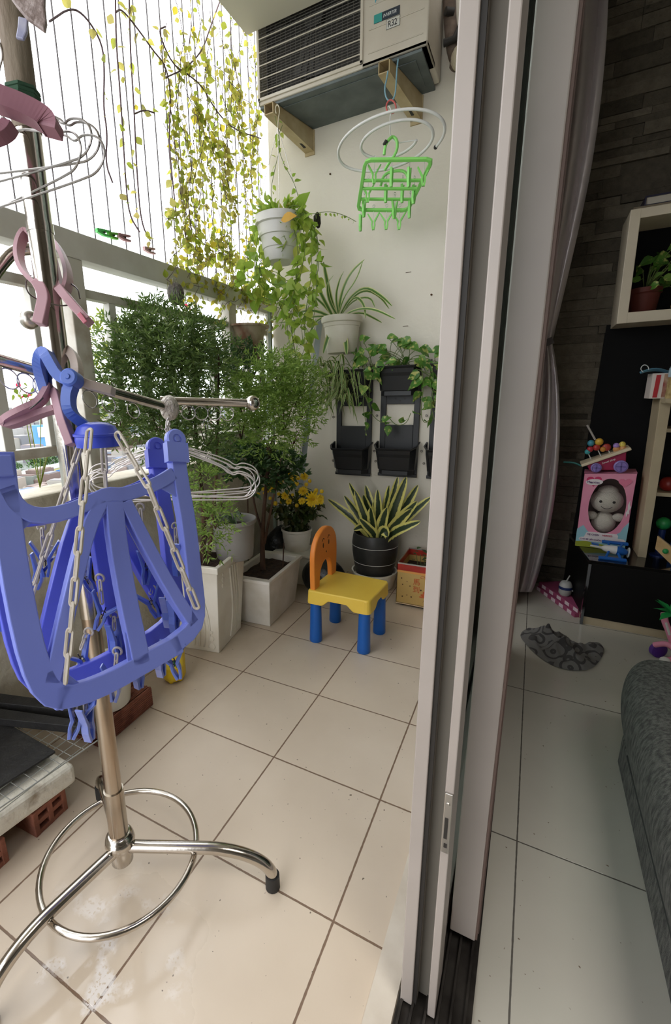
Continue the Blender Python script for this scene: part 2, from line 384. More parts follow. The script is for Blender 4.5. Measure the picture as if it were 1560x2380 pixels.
# ================================================================== RAILING, CABLES, CITY
m_rail = mat('grey_rail_paint', (228,226,218), .5, c2=(216,212,202), scale=9)
m_railold = mat('weathered_rail_paint', (214,209,198), .6, c2=(168,152,130), scale=14, sharp=(.45,.8))
rail = thing('balcony_railing', 'grey painted metal railing with wide top rail above the concrete parapet', 'railing', (-.48, 0, .69))
obj('top_rail', MB().box(-.515, -.45, -2.4, YW, 1.392, 1.468), m_rail, rail, bevel=.003)
obj('mid_rail', MB().box(-.497, -.463, -2.4, YW, 1.285, 1.312), m_railold, rail, bevel=.002)
obj('bottom_rail', MB().box(-.497, -.463, -2.4, YW, .800, .830), m_railold, rail, bevel=.002)
y = -2.2
for k in range(40):
    y = .455 + (k-20)*.142
    if y < -.6 or y > 1.62: continue
    if abs(y-.455) < .01 or abs(y-.455-6*.142) < .01:
        obj('post', MB().box(-.505, -.455, y-.03, y+.03, .69, 1.392), m_railold, rail, bevel=.003)
    else:
        obj('baluster', MB().box(-.494, -.466, y-.015, y+.015, .83, 1.285), m_rail, rail, bevel=.002)
obj('end_post', MB().box(-.47, -.445, 1.635, 1.66, .69, 1.40), m_rail, rail)

m_cable = mat('steel_cable', (120,116,118), .5, .3)
for k in range(34):
    y = -.55 + k*.066
    c = MB().tube([(-.483, y, 1.462), (-.483, y, 2.74)], .0024, 6)
    o = obj('safety_cable', c, m_cable, loc=(-.483, y, 1.468))
    tag(o, 'thin vertical steel safety cable strung from the grey top rail upwards', 'cable', 'vertical safety cables above the railing')
tr_ = struct('trim_5', MB().box(-.51, -.455, -2.4, 1.7, 2.74, 2.80), m_rail)

# the city far below
m, N, L, b = nodes_of('city_wall')
g = N.new('ShaderNodeNewGeometry'); r = N.new('ShaderNodeValToRGB'); r.color_ramp.interpolation = 'CONSTANT'
cols = [(176,172,170),(150,152,158),(188,176,164),(140,120,112),(168,164,172),(122,142,168),(196,190,180),(150,158,150),(170,150,140),(205,203,200)]
e = r.color_ramp.elements
while len(e) < len(cols): e.new(.5)
for i, c in enumerate(cols): e[i].position = i/len(cols); e[i].color = lin(tuple(int(x*.78) for x in c))
L.new(g.outputs['Random Per Island'], r.inputs['Fac']); L.new(r.outputs['Color'], b.inputs['Base Color']); b.inputs['Roughness'].default_value = .8
ZG = -42.0
struct('ground', MB().box(-3500, -12, -1500, 2600, ZG-1, ZG), mat('city_ground', (118,122,118), .9, c2=(96,104,96), scale=.02))
rs = random.Random(3)
mb = MB()
keep = []                                                            # clear ground round the buildings and trees built singly
for u, v, zz, rr_ in [(66,1118,3,26),(100,1110,3,26),(130,1104,3,26),(160,1098,3,30),(103,1052,0,60),(95,1052,0,60),(18,1130,3,14),(30,1105,3,14),(85,1085,3,14),(42,1082,3,14),(120,1075,3,14),(150,1082,3,14)]:
    p = onz(u, v, ZG+zz); keep.append((p.x, p.y, rr_))
for k in range(1500):
    t = rs.uniform(0, 1)**.8; D = 70*(3000/70)**t
    u = rs.uniform(-60, 700)
    q = ray(u, 1000); q.z = 0; q.normalize()
    x, y = q.x*D, q.y*D
    if any((x-p_[0])**2+(y-p_[1])**2 < p_[2]**2 for p_ in keep): continue
    w, l, h = rs.uniform(4, 9), rs.uniform(6, 16), rs.uniform(4, 13)
    if D > 500: h *= rs.uniform(1, 1.7); w *= 1.5; l *= 1.5
    if D < 150: h = rs.uniform(4, 8)
    a = rs.choice((.3, .3+PI/2)) + rs.uniform(-.1, .1)
    ax, ay = V((math.cos(a), math.sin(a), 0)), V((-math.sin(a), math.cos(a), 0))
    mb.obox((x, y, ZG+h/2), ax*w/2, ay*l/2, (0,0,h/2))
    mb.obox((x, y, ZG+h+.15), ax*(w/2-.8), ay*(l/2-.8), (0,0,.25))
tag(obj('city_houses', mb, m), 'dense pale roofs of the town spread out far below the railing', 'houses', kind='stuff')
def far_pt(u, v, z): return onz(u, v, z)
# school with blue window panels
p = onz(128, 1112, ZG+7); base = V((p.x, p.y, ZG))
bd = thing('school_building', 'long low pale building with a row of blue window panels, far below', 'building', base)
X = (onz(152, 1096, ZG+7)-onz(96, 1110, ZG+7)); X.z = 0; Lb = X.length; X.normalize(); Yd = V((-X.y, X.x, 0)); 
if Yd.dot(base) < 0: Yd = -Yd
o0 = onz(62, 1119, ZG+3); o0.z = ZG
ln = (onz(156, 1096, ZG+3)-o0); ln.z = 0; ln = ln.length*1.6
obj('wall', MB().obox(o0+X*ln/2+Yd*5+V((0,0,3.2)), X*ln/2, Yd*5, (0,0,3.2)), mat('cream_far_wall', (205,196,140), .8), bd)
obj('roof', MB().obox(o0+X*ln/2+Yd*5+V((0,0,6.6)), X*(ln/2+.6), Yd*5.8, (0,0,.25)), mat('white_far_roof', (190,200,192), .8), bd)
for i in range(9):
    cx = ln*(i+.5)/9
    obj('window', MB().obox(o0+X*cx-Yd*.06+V((0,0,3.6)), X*(ln/9*.42), Yd*.06, (0,0,1.5)), mat('blue_panel', (60,120,190), .5) if 3 <= i <= 5 else mat('yellow_panel', (190,170,80), .6), bd)
# pale blue tower with a white sign
p = onz(103, 1052, ZG); 
bd = thing('office_tower', 'pale blue tower block with a white sign near its top, far off', 'building', p)
s = (p-CAM).length/F_PX*1.25; q = V((p.x-CAM.x, p.y-CAM.y, 0)).normalized(); sd = V((-q.y, q.x, 0))
obj('tower_block', MB().obox(p+q*10*s+V((0,0,22*s)), sd*12*s, q*10*s, (0,0,22*s)), mat('pale_blue_wall', (92,146,196), .7), bd)
obj('tower_block', MB().obox(p-sd*18*s+q*12*s+V((0,0,20*s)), sd*8*s, q*10*s, (0,0,20*s)), mat('grey_lilac_wall', (150,150,170), .7), bd)
obj('sign', MB().obox(p-q*.6+V((0,0,33*s)), sd*5*s, q*.5, (0,0,8*s)), mat('sign_white', (215,222,225), .6), bd)
# trees of the town
m_ftree = leafmat('far_tree_leaves', [(58,88,44),(84,116,60),(70,104,60)], .2)
for i, (u, v, r) in enumerate([(18,1135,28),(30,1105,16),(85,1085,18),(42,1082,8),(120,1075,14),(150,1082,10)]):
    p = onz(u, v, ZG+3); s = (p-CAM).length/F_PX; R = r*s
    mb = MB()
    for k in range(240):
        d = rdir(-.4); c = V((p.x, p.y, ZG+R*.9))+d*R*rnd(.55, 1)
        mb.leaf(c, rdir(), V((0,0,1)), R*.35, R*.25)
    o = obj('town_tree', mb, m_ftree, loc=(p.x, p.y, ZG))
    tag(o, 'rounded green tree among the roofs, seen through the railing far below', 'tree', 'trees among the roofs of the town')

# ================================================================== AIR CONDITIONER
m_acw = mat('ac_white_steel', (206,198,184), .45, c2=(196,186,170), scale=6)
m_acb = mat('ac_base_steel', (104,112,112), .6, c2=(84,92,92), scale=10, bump=.2, bscale=25)
X0, X1, Y0, Y1, Z0, Z1 = -.348, .368, 1.42, 1.662, 2.185, 2.70
ac = thing('air_conditioner', 'white outdoor air conditioner unit with grille on brackets under the ceiling', 'air conditioner', (0, 1.55, Z0))
obj('casing', MB().box(X0, X0+.012, Y0, Y1, Z0+.006, Z1).box(.118, X1, Y0, Y1, Z0+.006, Z1).box(X0, X1, Y0, Y1, Z1-.03, Z1).box(X0, X1, Y0, Y1-.1, Z0+.006, Z0+.024).box(X0, X1, Y1-.01, Y1, Z0+.006, Z1), m_acw, ac, bevel=.006)
obj('base_pan', MB().box(X0+.004, X1-.02, Y0+.006, Y1+.02, Z0-.004, Z0+.006).box(X0+.03, X1-.05, Y0+.04, Y1-.03, Z0-.007, Z0-.004), m_acb, ac, bevel=.002)
for i, zz in enumerate((.045, .118, .191, .264, .337)):
    obj('rib', MB().tube([(.145, Y0-.001, Z0+zz), (X1-.018, Y0-.001, Z0+zz)], .0022, 6), m_acw, ac)
obj('fan_recess', MB().box(X0+.012, .118, Y0+.06, Y0+.064, Z0+.024, Z1-.03), mat('ac_dark_inside', (58,55,52), .8), ac)
fan = MB()
fc = V((-.10, Y0+.05, Z0+.27))
for k in range(3):
    a0 = k*2*PI/3
    for j in range(6):
        a = a0+j*.16
        fan.hex([fc+V((math.cos(a+da)*rr, dy+j*.004, math.sin(a+da)*rr)) for dy in (-.012, -.009) for rr, da in ((.04,0),(.2,0),(.2,.17),(.04,.17))])
fan.lathe([(.045,-.02),(.045,.0)], fc, 20, ax=(0,1,0))
obj('fan', fan, mat('ac_fan_plastic', (72,70,68), .6), ac)
fr = MB()
for xx in (X0+.006, .118): fr.box(xx-.006, xx+.006, Y0-.006, Y0+.004, Z0+.02, Z1-.02)
for zz in (Z0+.026, Z1-.03): fr.box(X0, .124, Y0-.006, Y0+.004, zz-.006, zz+.006)
obj('grille_frame', fr, m_acw, ac, bevel=.002)
gr = MB()
nz_ = 46
for k in range(nz_):
    zz = Z0+.034 + k*(Z1-Z0-.07)/nz_; gr.tube([(X0+.012, Y0, zz), (.112, Y0, zz)], .0013, 5, caps=False)
for k in range(20):
    xx = X0+.012+(k+.5)*.0226; gr.tube([(xx, Y0+.001, Z0+.03), (xx, Y0+.001, Z1-.035)], .0009, 5, caps=False)
obj('fine_grille', gr, mat('ac_grille_grey', (92,88,82), .5), ac)
gb = MB()
for k in range(9):
    zz = Z0+.052+k*.0465; gb.tube([(X0+.008, Y0-.004, zz), (.116, Y0-.004, zz)], .0022, 6)
obj('guard_bars', gb, m_acw, ac)
# badge and blue corner mark on the service panel
bz = Z0+.130
bd_ = obj('badge', MB().box(.165, .262, Y0-.0022, Y0-.0005, bz, bz+.026), mat('badge_dark', (44,52,64), .5), ac)
obj('badge_stripe', MB().box(.165, .196, Y0-.0028, Y0-.002, bz, bz+.026), mat('badge_teal', (52,150,142), .5), bd_)
text('badge_lettering', 'INVERTER', .0145, (.2, Y0-.0026, bz+.008), (1,0,0), (0,0,1), mat('print_white', (225,228,228), .5), bd_, shear=.2, squash=.78)
st = obj('sticker', MB().box(.213, .264, Y0-.0022, Y0-.0006, bz-.034, bz-.003), mat('sticker_pale', (206,204,196), .6), ac)
sbd = MB()
for a_, b_, c_, d_ in ((.213,.264,bz-.034,bz-.033),(.213,.264,bz-.004,bz-.003),(.213,.214,bz-.034,bz-.003),(.263,.264,bz-.034,bz-.003)): sbd.box(a_, b_, Y0-.0028, Y0-.002, c_, d_)
obj('sticker_border', sbd, mat('print_dark', (50,50,52), .6), st)
text('sticker_lettering', 'R32', .027, (.2185, Y0-.0028, bz-.028), (1,0,0), (0,0,1), mat('print_dark', (50,50,52), .6), st, squash=.82, depth=.0008)
obj('corner_mark', MB().prism([(.168, Y0-.0006, bz+.062), (.19, Y0-.0006, bz+.108), (.168, Y0-.0006, bz+.13)], (0,-.0014,0)), mat('mark_blue', (84,176,206), .5), ac)
pv = MB().tube([(X1+.02, 1.6, Z0+.2), (X1+.045, 1.62, Z0+.2)], .014, 10).tube([(X1+.02, 1.6, Z0+.1), (X1+.06, 1.6, Z0+.1), (X1+.085, 1.62, Z0+.16)], .013, 10).ball((X1+.088, 1.62, Z0+.17), .018)
obj('valve', pv, m_dark, ac, smooth=True)
pp = smoothp([(X1+.02, 1.63, Z0+.36), (X1+.028, 1.64, Z0+.2), (X1+.06, 1.63, Z0+.03), (X1+.12, 1.62, Z0+.06), (X1+.24, 1.64, Z0+.27)], 3)
obj('pipe_lagging', MB().tube(pp[:len(pp)*3//5], .024, 10).tube(pp[len(pp)//2:], .036, 10), mat('pipe_wrap', (120,104,92), .9, c2=(88,74,64), scale=20, bump=.6, bscale=60), ac, smooth=True)
obj('pipe_joint', MB().ball((X1+.10, 1.61, Z0+.04), .048, 14, (1.1,.8,1)), mat('cream_wrap', (196,184,160), .9, bump=1, bscale=50), ac, smooth=True)

m_brk = mat('bracket_cream_paint', (196,178,140), .55, c2=(172,150,110), scale=12)
for xb, lab in ((-.285, 'cream steel bracket under the left end of the air conditioner'), (.215, 'cream steel bracket under the right end of the air conditioner')):
    bk = thing('wall_bracket', lab, 'bracket', (xb, YW, Z0-.05), 'brackets carrying the air conditioner')
    zt = Z0-.008
    xe = xb+.06
    def bar(xo0, xo1, zo0, zo1, ze0, ze1): return [(xb+xo0,1.395,zt+zo0),(xb+xo1,1.395,zt+zo0),(xe+xo1,YW,zt+ze0),(xe+xo0,YW,zt+ze0),(xb+xo0,1.395,zt+zo1),(xb+xo1,1.395,zt+zo1),(xe+xo1,YW,zt+ze1),(xe+xo0,YW,zt+ze1)]
    arm_ = MB().hex(bar(-.021,-.017,-.038,0,-.085,0)).hex(bar(.019,.023,-.038,0,-.085,0)).hex(bar(-.021,.023,-.041,-.037,-.088,-.084)).hex(bar(-.021,.023,-.003,0,-.003,0))
    obj('arm', arm_, m_brk, bk)
    obj('wall_plate', MB().box(xe-.024, xe+.026, YW-.006, YW, zt-.10, zt), m_brk, bk)
    obj('slot', MB().obox((xb+.05, 1.6135, zt-.0765), (.005,.001,0), (.0045,.022,-.006), (0,.0004,.0015)), m_dark, bk)
    obj('bolt_hole', MB().lathe([(.008,0),(.008,.001)], (xb, 1.42, zt-.042), 12), m_dark, bk)
# ================================================================== CLOTHES STAND
m_chrome = mat('chrome_steel', (206,200,192), .16, 1, c2=(190,182,172), scale=12, bump=.03, bscale=60)
m_rusty = mat('rust_spotted_chrome', (190,184,176), .3, .9, c2=(128,98,66), scale=26, stretch=(1,1,.25), sharp=(.5,.72))
m_streaked = mat('gold_streaked_chrome', (186,178,166), .25, 1, c2=(150,108,58), scale=10, stretch=(1,1,.15), sharp=(.45,.62))  # chrome with gold-brown vertical streaks
m_rub = mat('black_rubber', (34,33,33), .6)
hub = V((.195, -.132, .112))
top = dep(16, -60, .585)
cs = thing('clothes_stand', 'chrome steel clothes drying stand with curved legs and a base ring', 'clothes stand', (hub.x, hub.y, 0))
pole_at = lambda z: lerp(hub, top, (z-hub.z)/(top.z-hub.z))
obj('pole', MB().tube([pole_at(.60), pole_at(1.33)], .0172, 24), m_chrome, cs, smooth=True)
obj('pole_foot_tube', MB().tube([pole_at(.08), pole_at(.235)], .0185, 24).tube([pole_at(.2), pole_at(.60)], .0160, 24), m_streaked, cs, smooth=True)
obj('pole_top_tube', MB().tube([pole_at(1.325), top], .0182, 20), mat('grimy_tape', (150,138,120), .7, c2=(108,88,70), scale=18, stretch=(1,1,.3), bump=.4), cs, smooth=True)
for zc in (.70, .985, 1.2):
    obj('collar', MB().tube([pole_at(zc), pole_at(zc+.012)], .0182, 20), m_chrome, cs, smooth=True)
obj('hub', MB().lathe([(.018,-.052),(.021,-.048),(.021,-.012),(.0275,-.008),(.029,0),(.0275,.008),(.0245,.011),(.0258,.014),(.0225,.019),(.0205,.020)], hub, 28), m_chrome, cs, smooth=True)
feet = [V((.470, .002, 0)), V((.168, -.392, 0)), V((-.022, -.008, 0))]
hz = .098
for i, ft in enumerate(feet):
    h0 = V((hub.x, hub.y, hz)); d = (ft-V((hub.x, hub.y, 0))); Ln = d.length; d.normalize()
    pts = [h0+d*.02, h0+d*(Ln*.55)]
    R = Ln*.45
    for k in range(1, 13):
        a = PI/2*k/12
        pts.append(h0+d*(Ln*.55+R*math.sin(a)*.98)+V((0,0,-(hz-.028)*(1-math.cos(a)))) )
    pts = smoothp(pts, 1)
    lg = obj('leg', MB().tube(pts, .0115, 16), m_chrome, cs, smooth=True)
    e = pts[-1]
    obj('rubber_foot', MB().tube([V((e.x, e.y, .034)), V((e.x, e.y, .002)), V((e.x, e.y, 0))], [.0142, .0148, .013], 16), m_rub, lg, smooth=True)
rc = V((hub.x-.0, hub.y+.0, hz-.018))
obj('base_ring', MB().tube(arc(rc, .148, 0, 2*PI, (1,0,0), (0,1,0), 64)[:-1], .0062, 12, closed=True), m_chrome, cs, smooth=True)
# arms: one long bar across the pole, a short one carrying the hangers
A0, A1 = dep(-60, 820, .62), dep(396, 949, .93)
obj('cross_arm', MB().tube([A0, A1], .0092, 16), m_chrome, cs, smooth=True)
B0, B1 = dep(372, 931, .935), dep(572, 937, .99)
am = obj('cross_arm', MB().tube([B0, B1], .0086, 16), m_chrome, cs, smooth=True)
obj('ball_end', MB().ball(dep(587, 937, .995), .0165, 22), m_chrome, am, smooth=True)
obj('arm_elbow', MB().tube(smoothp([dep(-30, 660, .72), dep(5, 612, .73), dep(30, 585, .74), dep(60, 578, .745), dep(90, 580, .75)], 2), .0095, 14), m_chrome, cs, smooth=True)
obj('knob', MB().ball(dep(68, 743, .80), .0165, 18).tube([dep(68, 743, .80), dep(105, 740, .77)], .006, 10), m_rusty, cs, smooth=True)
# wire rings below the arms
m_wire = mat('galvanised_wire', (205,200,196), .25, .8)
for a, b, us in ((A0, A1, [15, 55, 92, 205, 250, 308]), (B0, B1, [436, 467, 497, 527])):
    for u in us:
        pa = min((lerp(a, b, t/200) for t in range(201)), key=lambda p: abs(CX+F_PX*(p-CAM).dot(RT)/(p-CAM).dot(FW)-u))
        d = (b-a).normalized(); dd = (p0 := pa-V((0,0,.0235)))
        obj('hook_ring', MB().tube(arc(dd, .0142, 0, 2*PI, d, V((0,0,1)), 24)[:-1], .0011, 6, closed=True), m_wire, cs, smooth=True)
# plastic wrapped round the joint
wr = MB().ball(dep(394, 948, .925), .021, 18, (1, .9, 1.25))
for p in wr.v: p += rdir()*.0016
o = obj('joint_wrap', wr, mat('wrinkled_clear_plastic', (206,196,184), .3, bump=1, bscale=120), cs, smooth=True, sub=1)
# things tied to the top of the pole: a cord wrap and a limp bag
obj('green_cord', MB().tube([pole_at(1.345)+V((math.cos(t*.9), math.sin(t*.9), 0))*.0195+V((0,0,t*.00065)) for t in range(46)], .0035, 6), mat('dark_green_cord', (50,84,62), .8), cs, smooth=True)
bag = []
for u, v in [(22,-40),(110,-40),(108,20),(112,60),(108,82),(86,66),(66,52),(44,26),(30,6)]: bag.append(dep(u, v, .56))
bm_ = MB().prism(bag, -FW*.006)
tag(obj('plastic_bag', bm_, mat('grey_film', (168,152,148), .5, c2=(140,122,116), scale=40, bump=.8, bscale=50), loc=bag[0], bevel=.002), 'wrinkled grey plastic bag tied high on the stand pole', 'bag')
bag = [dep(u, v, .563) for u, v in [(46,44),(68,50),(66,80),(58,98),(40,94),(44,70)]]
tag(obj('plastic_bag', MB().prism(bag, -FW*.004), mat('blue_film', (150,152,186), .4, c2=(190,190,205), scale=40), loc=bag[0], bevel=.0015), 'scrap of bluish clear plastic hanging under the grey bag', 'bag')

# ================================================================== WIRE HANGERS
def hanger_mb(half=.185, drop=.075, neck=.05):
    """wire hanger, hook centre at the origin, body in the local XZ plane"""
    mb = MB(); r = .00145
    hk = arc((0,0,0), .016, PI*1.02, -PI*.35, (1,0,0), (0,0,1), 16)
    hk += [V((.004, 0, -.02)), V((0, 0, -.026)), V((0, 0, -.026-neck))]
    mb.tube(smoothp(hk, 1), r, 6)
    tw = [V((math.cos(t*1.1)*.003, math.sin(t*1.1)*.003, -.03-neck+t*neck/26)) for t in range(26)]
    mb.tube(tw, r, 5)
    za = -.026-neck
    body = [V((0,0,za))]
    for s in (1,):
        body += [V((half*.62, 0, za-drop*.55)), V((half*.72, 0, za-drop*.80)), V((half*.8, 0, za-drop*.70)), V((half*.95, 0, za-drop*.85)), V((half, 0, za-drop*1.15)), V((half*.93, 0, za-drop*1.42)), V((half*.8, 0, za-drop*1.5))]
    left = [V((-p.x, 0, p.z)) for p in body[1:]][::-1]
    mb.tube(smoothp(body+left, 2, closed=True), r, 6, closed=True)
    return mb
m_hang = mat('white_coated_wire', (214,208,206), .3, .3)
m_hang2 = mat('grey_wire', (158,152,148), .3, .8)
hp = dep(384, 950, .915)
yaw0 = math.atan2(RT.y, RT.x)
h0 = thing('wire_hanger', 'white wire coat hanger nearest in the bundle on the short chrome arm', 'coat hanger', hp, 'white wire hangers on the short arm')
hm = hanger_mb(); 
for p in hm.v: p += hp
obj('wire_frame', hm, m_hang, h0, smooth=True)
h0.rotation_euler = (0, .03, yaw0+.02)
labs = ['second', 'third', 'fourth', 'fifth', 'last']
armd = (B1-B0).normalized()
for i in range(5):
    dup(h0, hp + V((-.006, .008, .001))*(i+1) + V((0,0,rnd(-.002,.002))), (rnd(-.05,.05), .05*(i % 3)-.03, yaw0+rnd(-.12,.14)),
        'white wire coat hanger, %s from the front of the bundle on the short arm' % labs[i], 'white wire hangers on the short arm')
gp = dep(-12, 128, .60)
g0 = thing('wire_hanger', 'grey wire coat hanger lowest of the bundle high on the pole', 'coat hanger', gp, 'grey wire hangers high on the pole')
hm = hanger_mb(.19, .06, .055)
for p in hm.v: p += gp
obj('wire_frame', hm, m_hang2, g0, smooth=True)
g0.rotation_euler = (0, .02, yaw0-.5)
for i, (dz, yw, tl, lab) in enumerate([(.035, -.38, .10, 'grey wire coat hanger topmost of the bundle high on the pole'), (.03, -.48, .06, 'grey wire coat hanger second from the top of the bundle on the pole'), (.008, -.62, .03, 'grey wire coat hanger second from the bottom of the bundle on the pole')]):
    dup(g0, gp+V((-.008*(i+1), .004*i, dz)), (rnd(-.05,.05), tl, yaw0+yw), lab, 'grey wire hangers high on the pole')
# ================================================================== BLUE FOLDING CLIP RACK
m_blue = mat('blue_plastic', (134,148,232), .36, c2=(126,140,228), scale=5)
m_blue2 = mat('blue_plastic_deep', (98,108,226), .35)
m_bpeg = mat('blue_clear_peg', (96,122,210), .3, trans=.15)
m_cream = mat('yellowed_chain_plastic', (206,196,182), .45, c2=(192,182,166), scale=30)
m_pin = mat('steel_spring', (90,84,80), .3, .9)
rk = thing('clip_rack', 'blue plastic folding clothes rack with hanging clips and white chains on the stand', 'clothes rack', dep(230, 1560, .72))
# front frame plane: three measured points
p1, p2, p3 = dep(110, 1630, .545), dep(478, 1440, .70), dep(420, 1030, .715)
nF = (p2-p1).cross(p3-p1).normalized()
if nF.dot(FW) > 0: nF = -nF                                           # towards the viewer
def FP(u, v, o=0): return onpl(u, v, p1+nF*o, nF)
def mid(pts): return pts
def outline(off):
    return [FP(u, v, off) for u, v in [(-4,1045),(8,1240),(40,1420),(78,1570),(112,1622),(165,1634),(240,1610),(330,1560),(420,1505),(462,1476),(478,1436),(476,1390),(462,1260),(444,1130),(428,1040)]]
TH = .017
def channel(mb, pts, w, off=0, t=TH, rim=.0036):
    """a channel bar: flat face to the front and two low rims behind"""
    pts = [V(p) for p in pts]
    mb.sweep(smoothp(pts, 1), w, .004, nF)
    for s in (-1, 1):
        q = []
        for i, p in enumerate(pts):
            d = (pts[min(i+1, len(pts)-1)]-pts[max(i-1, 0)]).normalized(); sd = d.cross(nF).normalized()
            q.append(p + sd*s*(w/2-rim/2) - nF*(t/2))
        mb.sweep(smoothp(q, 1), rim, t, nF)
def frame(name, off, shift, m, label=None):
    def P(u, v): return FP(u+shift[0], v+shift[1], 0) - nF*off
    root = None
    pr = [('side_rail', [(0,1050),(22,1240),(48,1400),(80,1540),(112,1610),(160,1622)], .033), ('bottom_rail', [(130,1624),(190,1614),(260,1585),(340,1540),(420,1495)], .03),
          ('side_rail', [(400,1505),(452,1462),(462,1420),(452,1330),(440,1220),(424,1130),(414,1060)], .027),
          ('cross_rail', [(14,1130),(40,1180),(85,1200),(150,1192),(215,1165),(250,1148),(285,1150),(320,1140),(370,1122),(405,1100)], .022),
          ('brace', [(238,1160),(205,1230),(170,1370),(132,1540),(120,1590)], .021), ('brace', [(266,1165),(275,1260),(300,1400),(322,1500),(330,1545)], .027), ('brace', [(292,1165),(335,1250),(400,1370),(452,1450)], .02)]
    first = None
    for nm, uv, w in pr:
        mb = MB(); channel(mb, [P(u, v) for u, v in uv], w*.92)
        if first is None: first = obj(name, mb, m, rk, bevel=.0015, label=label)
        else: obj(nm, mb, m, first, bevel=.0015)
    # webs that round the corners
    for tri in ([(20,1150),(16,1260),(92,1202)], [(412,1085),(360,1126),(440,1170)], [(225,1178),(255,1150),(300,1160),(290,1200),(262,1180),(236,1205)], [(395,1515),(462,1470),(464,1400),(420,1470)], [(85,1540),(120,1620),(210,1606),(150,1560)], [(290,1470),(300,1560),(345,1540),(320,1480)]):
        obj('corner_web', MB().prism([P(u, v)-nF*.001 for u, v in tri], -nF*.004), m, first, bevel=.001)
    # hinge tab with its boss
    c = P(408, 1022)
    tb = MB().lathe([(.0165,-.006),(.0165,.004),(.0145,.006),(.0075,.006),(.0075,.0045),(.004,.0045),(.004,.0065)], c, 26, ax=nF)
    tb.sweep([P(408, 1030), P(412, 1075)], .036, .014, nF)
    obj('hinge_tab', tb, m, first, smooth=True)
    tb = MB().sweep([P(-14, 1060), P(-6, 1110)], .036, .014, nF)
    obj('hinge_tab', tb, m, first, bevel=.002)
    return first
ff = frame('front_frame', 0, (0, 0), m_blue)
rf = frame('rear_frame', .075, (4, -10), m_blue2)
# dome with the hook clamp
dc = dep(226, 1012, .665)
dm = MB().lathe([(.030,-.016),(.0315,-.006),(.031,-.001),(.033,0),(.033,.003),(.0305,.004),(.026,.013),(.016,.018),(.004,.0195)], dc, 30)
dome = obj('hook_dome', dm, mat('blue_plastic_bright', (66,84,204), .3), rk, smooth=True)
def ribbon(name, uvd, w, t, m, parent, label=None, it=2, sub=0):
    pts = smoothp([dep(u, v, d) for u, v, d in uvd], it)
    return obj(name, MB().sweep(pts, w, t, FW), m, parent, bevel=min(w, t)*.2, label=label)
pk = .655
cl = ribbon('clamp_jaw', [(112,920,pk+.04),(98,880,pk+.03),(90,840,pk+.015),(104,815,pk),(120,845,pk-.005),(140,880,pk-.005),(170,890,pk-.005),(158,920,pk-.005),(162,960,pk),(192,984,pk+.02),(218,1004,pk+.035)], .014, .02, mat('blue_plastic_mid', (84,114,200), .35), dome)
ribbon('clamp_jaw', [(156,812,pk+.05),(174,830,pk+.03),(180,858,pk+.012),(178,880,pk+.01),(200,893,pk+.012),(235,902,pk+.02),(264,910,pk+.03)], .0125, .018, mat('beige_plastic', (196,180,170), .45), dome, label='beige clamp jaw')
obj('clamp_pivot', MB().lathe([(.0125,-.012),(.0125,.010),(.010,.0125),(.004,.0125),(.003,.0145)], dep(167, 881, pk-.008), 24, ax=-FW), mat('blue_plastic_mid', (84,114,200), .35), cl, smooth=True)

def link(mb, a, b, nrm, w=.0092, r=.0015):
    """one long chain link from a to b"""
    d = (b-a); L_ = d.length; d = d/L_; sd = d.cross(nrm).normalized(); h = w/2-r
    q = []
    for k in range(7): an = PI/2+PI*k/6; q.append(a+d*(h) + d*(math.cos(an)*h) + sd*(math.sin(an)*h))
    for k in range(7): an = -PI/2+PI*k/6; q.append(b-d*(h) + d*(math.cos(an)*h) + sd*(math.sin(an)*h))
    mb.tube(q, r, 6, closed=True)
def chain2(P):
    P = [V(p) for p in P]; seg = [(P[i], P[i+1]) for i in range(len(P)-1)]; mb = MB(); k = 0
    for a, b in seg:
        d = (b-a); n = max(1, round(d.length/.0335)); d.normalize(); n1 = (FW-d*FW.dot(d)).normalized(); n2 = d.cross(n1)
        for i in range(n):
            p, q = lerp(a, b, i/n)-d*.0019, lerp(a, b, (i+1)/n)+d*.0019
            link(mb, p, q, (n1*.95+n2*.3).normalized() if k % 2 == 0 else (n2*.8+n1*.6).normalized(), .0132, .0022); k += 1
    return obj('chain', mb, m_cream, rk, smooth=True)
def chain(a, b, lab=None, step=.0365, w=.0128, r=.0021):
    n = max(3, round((b-a).length/step)); mb = MB(); d = (b-a).normalized()
    n1 = (FW - d*FW.dot(d)).normalized(); n2 = d.cross(n1)
    for i in range(n):
        p, q = lerp(a, b, i/n)-d*.0016, lerp(a, b, (i+1)/n)+d*.0016
        link(mb, p, q, (n1*.95+n2*.3).normalized() if i % 2 == 0 else (n2*.8+n1*.6).normalized(), w, r)
    return obj('chain', mb, m_cream, rk, smooth=True)
chain2([dep(208, 1000, .622), dep(192, 1170, .568), FP(152, 1585, .008)])
chain2([dep(272, 1008, .65), dep(345, 1130, .628), FP(458, 1412, .008)])
chain(dep(188, 1030, .68), FP(92, 1420)-nF*.075)
chain(dep(240, 1040, .73), FP(305, 1200)-nF*.09)

